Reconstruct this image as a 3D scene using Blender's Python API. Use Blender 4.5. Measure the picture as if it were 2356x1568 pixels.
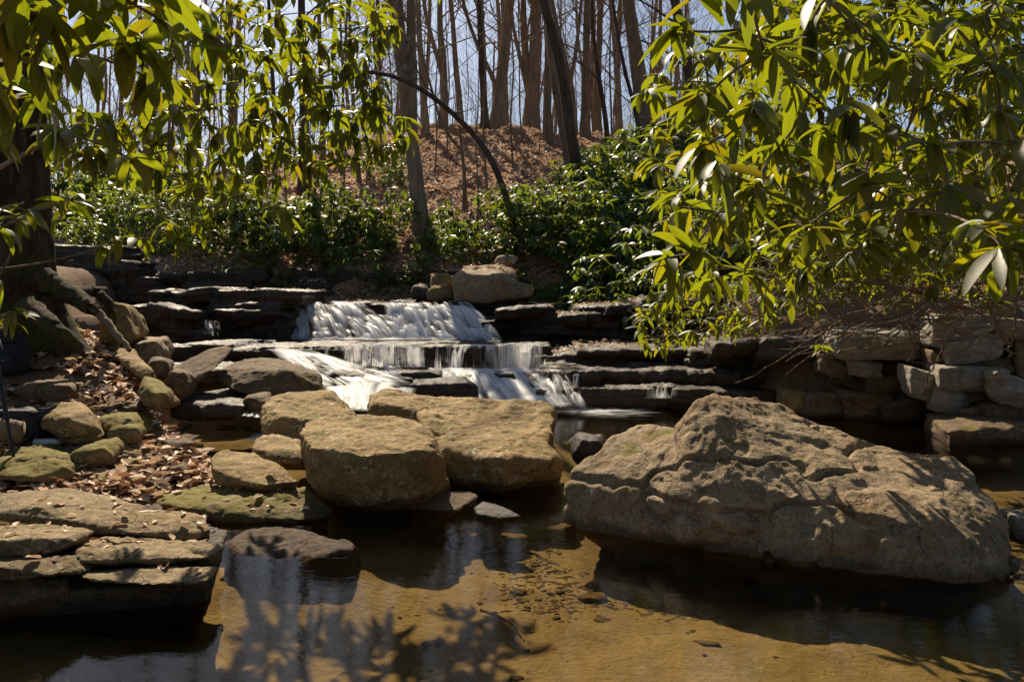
import bpy, bmesh, math, random
import numpy as np
from mathutils import Vector
R = math.radians
for o in list(bpy.data.objects): bpy.data.objects.remove(o)
SC = bpy.context.scene; COL = SC.collection
# ------------------------------------------------------------------ camera
EYE = 1.4
cam = bpy.data.cameras.new('camera'); cam.lens = 28; cam.sensor_width = 36
cam.shift_y = -50.5/1024; cam.clip_start = .05; cam.clip_end = 2000
camo = bpy.data.objects.new('camera', cam); COL.objects.link(camo)
camo.location = (0, 0, EYE); camo.rotation_euler = (R(90), 0, 0); SC.camera = camo
# ------------------------------------------------------------------ light
SUN_EL = 43; SUN_AZ = -17            # sun stands behind the scene, slightly to the left of the view axis
W = bpy.data.worlds.new('World'); SC.world = W; W.use_nodes = True
nt = W.node_tree; nt.nodes.clear()
sky = nt.nodes.new('ShaderNodeTexSky'); sky.sky_type = 'NISHITA'; sky.sun_disc = False
sky.sun_elevation = R(SUN_EL); sky.sun_rotation = R(SUN_AZ); sky.ozone_density = 2.2; sky.dust_density = 1.2
bg = nt.nodes.new('ShaderNodeBackground'); bg.inputs[1].default_value = .055
wo = nt.nodes.new('ShaderNodeOutputWorld')
nt.links.new(sky.outputs[0], bg.inputs[0]); nt.links.new(bg.outputs[0], wo.inputs[0])
sl = bpy.data.lights.new('sun', 'SUN'); sl.energy = 5.0; sl.angle = R(.5); sl.color = (1, .86, .65)
so = bpy.data.objects.new('sun', sl); COL.objects.link(so)
sd = Vector((math.sin(R(SUN_AZ))*math.cos(R(SUN_EL)), math.cos(R(SUN_AZ))*math.cos(R(SUN_EL)), math.sin(R(SUN_EL))))
so.rotation_euler = sd.to_track_quat('Z', 'Y').to_euler()
SC.view_settings.view_transform = 'Standard'; SC.view_settings.look = 'None'
SC.view_settings.exposure = .85; SC.view_settings.gamma = 1
SC.render.engine = 'CYCLES'
SC.cycles.max_bounces = 8; SC.cycles.transparent_max_bounces = 24; SC.cycles.caustics_refractive = False; SC.cycles.caustics_reflective = False

# ------------------------------------------------------------------ helpers
F = 1831.4; CX = 1178.; HY = 667.     # photo units: picture 2356 wide, horizon row 667
def P(px, py, Y): return ((px-CX)/F*Y, Y, EYE-(py-HY)/F*Y)
def X(px, Y): return (px-CX)/F*Y
rng = np.random.default_rng(7)

def _h(ix, iy, iz, s):
    n = (ix*374761393 + iy*668265263 + iz*2147483647 + s*1274126177) & 0xffffffff
    n = ((n ^ (n >> 13))*1274126177) & 0xffffffff
    n = ((n ^ (n >> 16))*2246822519) & 0xffffffff
    return ((n ^ (n >> 15)) & 0xffffff)/float(0xffffff)*2-1
def noise(p, s=0):
    i = np.floor(p).astype(np.int64); f = p-i; u = f*f*f*(f*(f*6-15)+10)
    x, y, z = i[:, 0], i[:, 1], i[:, 2]; r = 0
    for dx in (0, 1):
        wx = u[:, 0] if dx else 1-u[:, 0]
        for dy in (0, 1):
            wy = u[:, 1] if dy else 1-u[:, 1]
            for dz in (0, 1):
                wz = u[:, 2] if dz else 1-u[:, 2]
                r = r+wx*wy*wz*_h(x+dx, y+dy, z+dz, s)
    return r
def fbm(p, o=4, s=0, g=.5):
    a = 1; t = 0; r = 0
    for k in range(o):
        r = r+a*noise(p*(2.03**k)+k*17.3, s+k); t += a; a *= g
    return r/t
def fb2(x, y, sc, o=4, s=0):
    x = np.asarray(x, float); y = np.asarray(y, float)
    return fbm(np.stack([x.ravel()*sc, y.ravel()*sc, np.full(x.size, .37)], 1), o, s).reshape(x.shape)
def ss(a, b, x):
    t = np.clip((x-a)/(b-a), 0, 1); return t*t*(3-2*t)

def mk(name, V, Fc, smooth=True, uv=None, rnd=None):
    V = np.asarray(V, np.float32); Fc = np.asarray(Fc, np.int32)
    m = bpy.data.meshes.new(name); k = Fc.shape[1]; n = len(Fc)
    m.vertices.add(len(V)); m.vertices.foreach_set('co', V.ravel())
    m.loops.add(n*k); m.loops.foreach_set('vertex_index', Fc.ravel())
    m.polygons.add(n); m.polygons.foreach_set('loop_start', np.arange(0, n*k, k, dtype=np.int32))
    m.polygons.foreach_set('loop_total', np.full(n, k, np.int32))
    m.polygons.foreach_set('use_smooth', np.full(n, smooth))
    if uv is not None:
        l = m.uv_layers.new(name='UVMap'); l.data.foreach_set('uv', np.asarray(uv, np.float32)[Fc.ravel()].ravel())
    if rnd is not None:
        a = m.attributes.new('rnd', 'FLOAT', 'POINT'); a.data.foreach_set('value', np.asarray(rnd, np.float32))
    m.update(); m.validate(); return m
def tag(o, label=None, cat=None, group=None, kind=None):
    for k, v in (('label', label), ('category', cat), ('group', group), ('kind', kind)):
        if v: o[k] = v
    return o
def link(name, mesh, mat, parent=None, loc=None):
    o = bpy.data.objects.new(name, mesh); COL.objects.link(o)
    if mat is not None and mesh is not None:
        mesh.materials.clear(); mesh.materials.append(mat)
    if parent is not None: o.parent = parent
    if loc is not None: o.location = loc
    return o
def empty(name, loc, label, cat, group=None):
    o = bpy.data.objects.new(name, None); COL.objects.link(o); o.location = loc; o.empty_display_size = .1
    return tag(o, label, cat, group)
def dup(root, loc, rz=0, sc=1, label=None, group=None):
    r = root.copy(); COL.objects.link(r); r.location = loc; r.rotation_euler = (0, 0, rz)
    r.scale = (sc, sc, sc) if not hasattr(sc, '__len__') else sc
    if label: r['label'] = label
    if group: r['group'] = group
    for ch in list(root.children):
        c = ch.copy(); COL.objects.link(c); c.parent = r
    return r

# ------------------------------------------------------------------ materials
class NT:
    def __init__(s, name):
        s.m = bpy.data.materials.new(name); s.m.use_nodes = True; s.t = s.m.node_tree; s.t.nodes.clear()
        s.out = s.t.nodes.new('ShaderNodeOutputMaterial')
    def n(s, t, **k):
        nd = s.t.nodes.new('ShaderNode'+t)
        for a, b in k.items():
            if a.startswith('_'): setattr(nd, a[1:], b)
            else:
                key = a.replace('__', ' ')
                s.set(nd, key, b)
        return nd
    def set(s, nd, key, b):
        inp = nd.inputs[int(key[1:])] if key[0] == 'i' and key[1:].isdigit() else nd.inputs[key]
        if isinstance(b, bpy.types.NodeSocket): s.t.links.new(b, inp)
        else: inp.default_value = b
    def noise(s, vec, scale, detail=4, rough=.55, dist=0):
        return s.n('TexNoise', Vector=vec, Scale=scale, Detail=detail, Roughness=rough, Distortion=dist).outputs[0]
    def ramp(s, fac, *st):
        r = s.n('ValToRGB', Fac=fac); e = r.color_ramp.elements
        while len(e) < len(st): e.new(.5)
        for el, (p, c) in zip(e, st):
            el.position = p; el.color = (*c, 1) if hasattr(c, '__len__') else (c, c, c, 1)
        return r.outputs[0]
    def mix(s, f, a, b):
        m = s.t.nodes.new('ShaderNodeMix'); m.data_type = 'RGBA'
        for i, v in ((0, f), (6, a), (7, b)):
            if isinstance(v, bpy.types.NodeSocket): s.t.links.new(v, m.inputs[i])
            else: m.inputs[i].default_value = v if i == 0 else (*v, 1)
        return m.outputs[2]
    def math(s, op, a, b=0., c=None, clamp=False):
        m = s.t.nodes.new('ShaderNodeMath'); m.operation = op; m.use_clamp = clamp
        for i, v in enumerate((a, b) if c is None else (a, b, c)):
            if isinstance(v, bpy.types.NodeSocket): s.t.links.new(v, m.inputs[i])
            else: m.inputs[i].default_value = v
        return m.outputs[0]
    def co(s, scale=(1, 1, 1), which=3):
        c = s.n('TexCoord').outputs[which]
        if scale == (1, 1, 1): return c
        return s.n('Mapping', Vector=c, Scale=scale).outputs[0]
    def bump(s, h, strength=.5, dist=.02, normal=None):
        b = s.n('Bump', Height=h, Strength=strength, Distance=dist)
        if normal is not None: s.t.links.new(normal, b.inputs['Normal'])
        return b.outputs[0]
    def done(s, sh): s.t.links.new(sh, s.out.inputs[0]); return s.m

def rock_mat(name, c1, c2, c3, moss=.0, lichen=.0, rough=.85, wet=0., strat=0., mossc=((.08, .075, .008), (.20, .15, .018))):
    g = NT(name); c = g.co()
    n1 = g.noise(c, 2.3, 8, .62, .4); n2 = g.noise(c, 11, 7, .68, .6); n3 = g.noise(c, 55, 6, .7)
    col = g.ramp(n1, (.32, c1), (.5, c2), (.68, c3))
    col = g.mix(g.ramp(n2, (.36, 0.), (.58, .9)), col, tuple(v*.55 for v in c1))
    col = g.mix(g.ramp(n3, (.35, 0.), (.75, .6)), col, tuple(min(v*1.5, .6) for v in c3))
    rust = g.ramp(g.noise(c, 1.6, 6, .6, .8), (.52, 0.), (.66, .55))
    col = g.mix(rust, col, (c2[0]*.95, c2[1]*.72, c2[2]*.5))
    dark = g.ramp(g.noise(c, 4.5, 7, .72, .4), (.56, 0.), (.68, .6))
    col = g.mix(dark, col, tuple(v*.4 for v in c1))
    if strat:
        st = g.noise(g.co((1.2, 1.2, 16)), 2.4, 5, .6, .5)
        col = g.mix(g.ramp(st, (.42, 0.), (.6, strat)), col, tuple(v*.45 for v in c1))
    nz = g.n('SeparateXYZ', Vector=g.n('NewGeometry').outputs['Normal']).outputs[2]
    if lichen:
        v = g.n('TexVoronoi', Vector=g.n('VectorMath', i0=c, i1=g.n('TexNoise', Vector=c, Scale=7., Detail=4.).outputs[1], _operation='ADD').outputs[0], Scale=6.5, Randomness=1.)
        d = g.ramp(v.outputs[0], (.2, 1.), (.3, 0.)); pres = g.ramp(g.noise(c, 2.6, 2), (.46, 0.), (.54, 1.))
        brk = g.ramp(g.noise(c, 38, 5, .7), (.38, 0.), (.48, 1.))
        col = g.mix(g.math('MULTIPLY', g.math('MULTIPLY', d, pres), g.math('MULTIPLY', brk, lichen)), col, (.46, .43, .29))
    if moss:
        mn = g.noise(c, 4.2, 7, .66, .5)
        fac = g.math('MULTIPLY', g.ramp(nz, (.15, 0.), (.7, 1.)), g.ramp(mn, (.62-moss*.34, 0.), (.72-moss*.34, 1.)))
        mc = g.mix(g.noise(c, 60, 4, .7), mossc[0], mossc[1])
        col = g.mix(g.math('MULTIPLY', fac, .92), col, mc)
    wz = g.n('SeparateXYZ', Vector=g.n('NewGeometry').outputs['Position']).outputs[2]
    wl = g.ramp(g.math('ADD', g.math('MULTIPLY', wz, 4.), g.math('MULTIPLY', g.noise(c, 5, 4), .35)), (.30, 1.), (.48, 0.))
    col = g.mix(g.math('MULTIPLY', wl, .7), col, tuple(v*.35 for v in c1))
    cr = g.n('TexVoronoi', Vector=g.n('VectorMath', i0=c, i1=g.n('TexNoise', Vector=c, Scale=3., Detail=5.).outputs[1], _operation='ADD').outputs[0], Scale=2.3, _feature='DISTANCE_TO_EDGE').outputs[0]
    col = g.mix(g.math('MULTIPLY', g.ramp(cr, (.0, 1.), (.014, 0.)), g.ramp(g.noise(c, 1.3, 2), (.46, 0.), (.54, .8))), col, tuple(v*.18 for v in c1))
    h = g.math('ADD', g.math('MULTIPLY', n2, .6), g.math('MULTIPLY', g.noise(c, 90, 6, .75), .35))
    cr = g.n('TexVoronoi', Vector=g.n('VectorMath', i0=c, i1=g.n('TexNoise', Vector=c, Scale=3., Detail=5.).outputs[1], _operation='ADD').outputs[0], Scale=2.3, _feature='DISTANCE_TO_EDGE').outputs[0]
    h = g.math('ADD', h, g.math('MULTIPLY', g.ramp(cr, (0., 0.), (.02, 1.)), .25))
    nb = g.bump(h, .75, .03)
    p = g.n('BsdfPrincipled', Base__Color=col, Normal=nb, Roughness=rough if not wet else g.ramp(g.noise(c, 3.5, 5, .6), (.42, rough), (.62, .42)))
    p.inputs['Specular IOR Level'].default_value = .26-wet*.06
    return g.done(p.outputs[0])
M = {}
M['tan'] = rock_mat('sandstone_tan', (.17, .10, .036), (.27, .175, .07), (.37, .26, .12), moss=.22, lichen=1.)
M['mossy'] = rock_mat('sandstone_mossy', (.15, .095, .04), (.23, .155, .07), (.31, .225, .11), moss=.75, lichen=.3)
M['grey'] = rock_mat('sandstone_grey', (.165, .105, .055), (.26, .182, .105), (.39, .295, .185), moss=.12, lichen=.2)
M['pale'] = rock_mat('sandstone_pale', (.22, .175, .13), (.33, .27, .215), (.44, .38, .32), moss=.12, strat=.4)
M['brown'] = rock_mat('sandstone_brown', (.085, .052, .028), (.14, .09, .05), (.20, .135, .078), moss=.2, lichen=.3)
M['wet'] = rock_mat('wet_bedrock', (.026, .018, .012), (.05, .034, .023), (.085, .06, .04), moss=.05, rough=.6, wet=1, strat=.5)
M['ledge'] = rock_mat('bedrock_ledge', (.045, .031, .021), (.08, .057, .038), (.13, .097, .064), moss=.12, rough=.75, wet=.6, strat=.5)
M['slab'] = rock_mat('sandstone_slab', (.14, .092, .042), (.23, .16, .08), (.33, .245, .135), moss=.1, lichen=.3, strat=.35)

def simple(name, col, rough=.6, metal=0, bump=0, bs=40, col2=None):
    g = NT(name); c = g.co()
    n = g.noise(c, bs, 5, .6)
    cc = g.mix(n, col, col2 or tuple(v*.6 for v in col))
    p = g.n('BsdfPrincipled', Base__Color=cc, Roughness=rough, Metallic=metal)
    if bump: g.set(p, 'Normal', g.bump(n, bump, .01))
    return g.done(p.outputs[0])

def bark_mat(name, c1, c2, moss=0, sc=(1, 1, .18), s=9, b=.8, d=.05):
    g = NT(name); c = g.co(sc); c0 = g.co()
    n = g.noise(c, s, 7, .65, .8); n2 = g.noise(c0, 1.3, 4)
    col = g.mix(g.ramp(n, (.35, 0.), (.62, 1.)), c1, c2)
    col = g.mix(g.math('MULTIPLY', n2, .5), col, tuple(v*.6 for v in c1))
    if moss:
        z = g.n('SeparateXYZ', Vector=c0).outputs[2]
        f = g.math('MULTIPLY', g.ramp(g.noise(c0, 3, 5), (.45, 0.), (.6, 1.)), g.ramp(g.math('MULTIPLY', z, moss), (0., 1.), (1., 0.)))
        col = g.mix(f, col, (.07, .085, .012))
    p = g.n('BsdfPrincipled', Base__Color=col, Roughness=.9, Normal=g.bump(n, b, d))
    p.inputs['Specular IOR Level'].default_value = .2
    return g.done(p.outputs[0])
M['bark_grey'] = bark_mat('bark_grey', (.17, .12, .075), (.34, .25, .165))
M['bark_brown'] = bark_mat('bark_brown', (.12, .08, .05), (.27, .19, .12))
M['bark_dark'] = bark_mat('bark_dark', (.045, .032, .023), (.12, .088, .062))
M['bark_big'] = bark_mat('bark_furrowed', (.025, .018, .013), (.13, .085, .055), moss=.6, sc=(1, 1, .22), s=16, b=1., d=.08)
M['twig'] = bark_mat('twig_bark', (.13, .09, .06), (.30, .225, .16), s=20, b=.3)
M['root'] = bark_mat('root_bark', (.15, .105, .065), (.33, .25, .17), s=14, b=.5, d=.02)

def leaf_mat(name, top, under, trans, mixf=.5, rough=.40):
    g = NT(name)
    rn = g.n('Attribute', _attribute_name='rnd').outputs['Fac']
    uv = g.n('TexCoord').outputs[2]; su = g.n('SeparateXYZ', Vector=uv)
    rib = g.ramp(g.math('ABSOLUTE', g.math('SUBTRACT', su.outputs[0], .5)), (.0, 1.), (.05, 0.))
    vein = g.n('TexWave', Vector=g.n('Mapping', Vector=uv, Scale=(1, 1, 1)).outputs[0], Scale=5., Distortion=1.5, Detail=2., _bands_direction='Y').outputs[1]
    back = g.n('NewGeometry').outputs['Backfacing']
    t1 = g.mix(rn, top, tuple(v*1.7 for v in top)); t1 = g.mix(g.math('MULTIPLY', rib, .5), t1, (.2, .26, .05))
    u1 = g.mix(rn, under, tuple(v*.75 for v in under))
    spot = g.ramp(g.noise(g.co(), 26, 5, .7), (.66, 0.), (.72, 1.))
    col = g.mix(back, t1, u1); col = g.mix(g.math('MULTIPLY', spot, .6), col, (.16, .075, .02))
    tr = g.mix(g.ramp(rn, (0., 0.), (.75, .25), (1., 1.)), trans, (trans[0]*1.45, trans[1]*.95, trans[2]*.6))
    tr = g.mix(g.math('MULTIPLY', rib, .6), tr, tuple(v*.45 for v in trans))
    tr = g.mix(g.math('MULTIPLY', vein, .18), tr, tuple(v*.6 for v in trans))
    tr = g.mix(g.math('MULTIPLY', spot, .8), tr, (.16, .07, .01))
    rg = g.ramp(rn, (0., rough), (1., rough+.18))
    p = g.n('BsdfPrincipled', Base__Color=col, Roughness=rg, Normal=g.bump(vein, .04, .002))
    p.inputs['Specular IOR Level'].default_value = .55
    t = g.n('BsdfTranslucent', Color=tr)
    return g.done(g.n('MixShader', i0=mixf, i1=p.outputs[0], i2=t.outputs[0]).outputs[0])
M['leaf'] = leaf_mat('rhododendron_leaf', (.014, .034, .009), (.075, .095, .025), (.28, .33, .009), .5)
M['leaf_far'] = leaf_mat('rhododendron_leaf_far', (.032, .075, .018), (.08, .12, .03), (.20, .28, .02), .45, .36)

def litter_mat():
    g = NT('dry_leaf'); rn = g.n('Attribute', _attribute_name='rnd').outputs['Fac']
    col = g.ramp(rn, (0., (.25, .11, .05)), (.25, (.46, .25, .12)), (.55, (.64, .42, .25)), (1., (.8, .64, .47)))
    col = g.mix(g.math('MULTIPLY', g.noise(g.co(), 30, 4), .5), col, (.22, .11, .05))
    p = g.n('BsdfPrincipled', Base__Color=col, Roughness=.62)
    t = g.n('BsdfTranslucent', Color=col)
    return g.done(g.n('MixShader', i0=.25, i1=p.outputs[0], i2=t.outputs[0]).outputs[0])
M['litter'] = litter_mat()

def ground_mat():
    g = NT('ground_soil'); c = g.co()
    z = g.n('SeparateXYZ', Vector=c).outputs[2]; y = g.n('SeparateXYZ', Vector=c).outputs[1]
    n = g.noise(c, 3, 8, .65, .5); nf = g.noise(c, 34, 6, .7)
    sand = g.mix(g.ramp(n, (.35, 0.), (.65, 1.)), (.235, .18, .088), (.36, .28, .15))
    sand = g.mix(g.ramp(g.noise(g.co((1, .45, 1)), 7, 7, .7, .8), (.5, 0.), (.72, .65)), sand, (.17, .10, .04))
    sand = g.mix(g.ramp(nf, (.5, 0.), (.8, .5)), sand, (.12, .075, .035))
    soil = g.mix(g.ramp(nf, (.3, 0.), (.7, 1.)), (.085, .05, .028), (.25, .155, .09))
    soil = g.mix(g.ramp(n, (.5, 0.), (.7, .5)), soil, (.055, .035, .02))
    v = g.n('TexVoronoi', Vector=g.n('VectorMath', i0=c, i1=g.n('TexNoise', Vector=c, Scale=9., Detail=3.).outputs[1], _operation='ADD').outputs[0], Scale=9.)
    lf = g.ramp(g.n('SeparateXYZ', Vector=v.outputs[1]).outputs[0], (0., (.13, .065, .035)), (.35, (.30, .155, .085)), (.7, (.44, .27, .17)), (1., (.6, .44, .32)))
    col = g.mix(g.ramp(z, (.0, 0.), (.05, 1.)), sand, soil)
    far = g.math('MULTIPLY', g.math('SUBTRACT', y, 15.2), 1.2, clamp=True)
    col = g.mix(far, col, lf)
    dist = g.mix(far, (.012, .012, .012), (.05, .05, .05))
    h = g.math('ADD', nf, g.math('MULTIPLY', g.n('SeparateXYZ', Vector=v.outputs[1]).outputs[1], far))
    p = g.n('BsdfPrincipled', Base__Color=col, Roughness=.9, Normal=g.bump(h, .8, .03))
    p.inputs['Specular IOR Level'].default_value = .2
    return g.done(p.outputs[0])
M['ground'] = ground_mat()

def water_mat():
    g = NT('clear_amber_water'); c = g.co()
    y = g.n('SeparateXYZ', Vector=c).outputs[1]
    n1 = g.noise(g.co((1, 1.6, 1)), 2.2, 3, .5, .3); n2 = g.noise(g.co((1, 2.2, 1)), 13, 4, .55, .6)
    amp = g.ramp(g.math('MULTIPLY', y, .1), (.3, .25), (.5, .32), (.8, .4))
    nb = g.bump(g.math('ADD', g.math('MULTIPLY', n2, .35), n1), g.math('MULTIPLY', amp, .16), .05)
    fr = g.n('Fresnel', IOR=1.33, Normal=nb).outputs[0]
    t = g.n('BsdfTransparent', Color=(.86, .78, .60, 1)); gl = g.n('BsdfGlossy', Color=(.72, .72, .72, 1), Roughness=.05, Normal=nb)
    return g.done(g.n('MixShader', i0=fr, i1=t.outputs[0], i2=gl.outputs[0]).outputs[0])
M['water'] = water_mat()

def fall_mat(name, lo=.42, hi=.62, dens=1., us=40, vs=1.3, ew=.12, wa=.62, ws=.5, frac=False):
    g = NT(name); uv = g.n('TexCoord').outputs[2]
    su = g.n('SeparateXYZ', Vector=uv)
    a = g.n('Mapping', Vector=uv, Scale=(us, vs, 1)).outputs[0]; b = g.n('Mapping', Vector=uv, Scale=(us*.16, vs*1.3, 1)).outputs[0]
    n = g.noise(a, 1., 5, .6, .25); n2 = g.noise(b, 1., 4, .55, .4)
    s = g.math('ADD', g.math('MULTIPLY', n, ws), g.math('MULTIPLY', n2, 1-ws))
    at = g.n('Attribute', _attribute_name='rnd').outputs['Fac']
    f = g.math('MULTIPLY', g.ramp(g.math('ADD', s, g.math('MULTIPLY', g.math('SUBTRACT', at, .5), wa)), (lo, 0.), (hi, dens)), 1., clamp=True)
    eu = g.math('ADD', g.math('FRACT', su.outputs[0]) if frac else su.outputs[0], g.math('MULTIPLY', g.math('SUBTRACT', g.noise(g.n('Mapping', Vector=uv, Scale=(3, 5, 1)).outputs[0], 1., 4, .6), .5), .14))
    edge = g.math('MULTIPLY', g.ramp(eu, (.02, 0.), (ew, 1.), (1-ew, 1.), (.98, 0.)), f)
    edge = g.math('MULTIPLY', edge, g.ramp(g.math('ADD', g.math('MULTIPLY', su.outputs[1], 1/(3.)), g.math('MULTIPLY', g.math('SUBTRACT', n2, .5), .5)), (0., 1.), (.6 if frac else .86, 1.), (1., .0)))
    col = g.mix(n, (.80, .80, .80), (.95, .94, .92))
    d = g.n('BsdfDiffuse', Color=col); tl = g.n('BsdfTranslucent', Color=col); gs = g.n('BsdfGlossy', Color=(.9, .9, .9, 1), Roughness=.35)
    w = g.n('MixShader', i0=.35, i1=d.outputs[0], i2=tl.outputs[0]).outputs[0]
    w = g.n('MixShader', i0=.03, i1=w, i2=gs.outputs[0]).outputs[0]
    t = g.n('BsdfTransparent', Color=(1, 1, 1, 1))
    return g.done(g.n('MixShader', i0=edge, i1=t.outputs[0], i2=w).outputs[0])
M['fall'] = fall_mat('white_water', .34, .56, .98, 80, .7, .1, .34, .62)
M['veil'] = fall_mat('thin_water_veil', .40, .60, .85, 85, .6, .1, .35, .6)
M['strand'] = fall_mat('water_strand', .42, .62, .85, 13, .25, .34, .5, .72, True)
M['trickle'] = fall_mat('water_trickle', .40, .66, .8, 9, .8, .42)
M['pebble'] = rock_mat('sandy_pebble', (.16, .11, .05), (.25, .18, .085), (.34, .25, .13), moss=0, lichen=0)
M['foam'] = fall_mat('water_foam', .42, .66, .8, 4, 14, .3)

# ------------------------------------------------------------------ terrain
def G(x, y):
    x = np.asarray(x, float); y = np.asarray(y, float)
    n1 = fb2(x, y, .9, 4, 3); n2 = fb2(x, y, 4.5, 4, 9)
    bed = -.23+.05*n1+.02*n2 - .10*ss(3.6, 4.6, y)*ss(.2, 1.2, x)
    # left bank
    xe = np.interp(y, [0, 3, 3.6, 4.6, 5.5, 6.0, 6.4, 7.3, 8.0, 8.8, 9.6], [-1.6, -1.6, -1.6, -1.8, -1.75, -2.0, -2.5, -3.15, -3.6, -5.2, -7.2])
    L = np.interp(y, [0, 3.2, 4.8, 5.6, 6.2, 7.4, 8.6, 12], [.0, -.1, -.03, .08, .21, .68, .96, 1.2])+.08*n1+.035*n2+.12*np.clip(-3.2-x, 0, 6)
    s = ss(xe+.25, xe-.5, x)
    bed = bed+.14*np.exp(-((x+1.15)**2/.22+(y-4.35)**2/.12))
    z = bed*(1-s)+L*s
    # rising bedrock under the cascade
    step = np.interp(y, [9.2, 9.9, 10.5, 10.9, 12.7, 13.1, 15.6, 16.3], [0, .15, .45, .62, .64, 1.1, 1.12, 1.75])-.12
    c = ss(9.1, 9.6, y)
    z = z*(1-c)+np.maximum(step, z*ss(-6.6, -7.6, x))*c+.03*n2*c
    # right bank
    xr = np.interp(y, [0, 6.5, 8, 8.9, 9.5, 11], [6.2, 5.6, 5.2, 3.6, 2.9, 2.6])
    rb = ss(xr-.1, xr+.9, x)
    z = z+rb*(np.interp(y, [0, 8, 10, 12, 16], [.6, .75, .9, .9, .4])+.22*np.clip(x-xr, 0, 8)*(1-ss(13, 17, y))+.12*n1)
    # hillside
    H = np.interp(x*34/np.maximum(y, 16), [-30, -16, -9.2, -5.2, -1.8, 2.3, 5.6, 9.7, 20, 40], [5.2, 5.9, 6.7, 8.15, 8.4, 8.1, 7.8, 7.6, 8, 9])
    t = np.clip((y-16)/18, 0, 1); pr = t*.86+.14*np.sin(t*math.pi/2)
    hill = 1.8+(H-1.8)*pr+.22*n1*(1+t)+.05*n2
    after = np.clip(y-34, 0, 300); hill = hill-after*.10*ss(0, 10, after)*np.exp(-after/60)-.002*after
    h = ss(15.4, 16.8, y)
    return z*(1-h)+hill*h
def grid(xs, ys):
    XX, YY = np.meshgrid(xs, ys); V = np.stack([XX.ravel(), YY.ravel(), G(XX, YY).ravel()], 1)
    nx = len(xs); ny = len(ys); i = np.arange(nx*ny).reshape(ny, nx)
    Fc = np.stack([i[:-1, :-1].ravel(), i[:-1, 1:].ravel(), i[1:, 1:].ravel(), i[1:, :-1].ravel()], 1)
    return V, Fc
def outw(a, b, st, gr):
    r = []; v = a
    while (v < b) if b > a else (v > b):
        v += st if b > a else -st; st *= gr; r.append(v)
    return r
xs = np.array(outw(-5, -150, .1, 1.06)[::-1]+list(np.arange(-5, 5.6, .04))+outw(5.6, 150, .1, 1.06))
ys = np.array(outw(1.6, -12, .1, 1.15)[::-1]+list(np.arange(1.6, 10, .04))+list(np.arange(10, 36, .14))+outw(36, 400, .25, 1.06))
V, Fc = grid(xs, ys)
tag(link('ground', mk('ground', V, Fc), M['ground']), kind='structure')
def gz(x, y): return float(G(np.array([x]), np.array([y]))[0])

# ------------------------------------------------------------------ rocks
def hull(bm, pts):
    for att in range(8):
        b2 = bmesh.new(); g_ = random.Random(att); J = .0015*(1+att*2)
        vs = [b2.verts.new([c+g_.uniform(-J, J) for c in p]) for p in pts]
        bmesh.ops.convex_hull(b2, input=vs)
        bmesh.ops.delete(b2, geom=[v for v in b2.verts if not v.link_faces], context='VERTS')
        ok = len(b2.faces) > 3 and all(e.is_manifold for e in b2.edges)
        if ok:
            bmesh.ops.recalc_face_normals(b2, faces=list(b2.faces)); mp = {v: bm.verts.new(v.co) for v in b2.verts}
            for f in b2.faces: bm.faces.new([mp[v] for v in f.verts])
        b2.free()
        if ok: return
    print('HULL FAILED', pts[:2])
def relax(V, E, it, w=.5):
    n = len(V); deg = np.maximum(np.bincount(E.ravel(), minlength=n), 1)[:, None]
    for _ in range(it):
        A = np.empty_like(V)
        for k in range(3):
            A[:, k] = np.bincount(E[:, 0], V[E[:, 1], k], n)+np.bincount(E[:, 1], V[E[:, 0], k], n)
        V = V+(A/deg-V)*w
    return V
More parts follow.
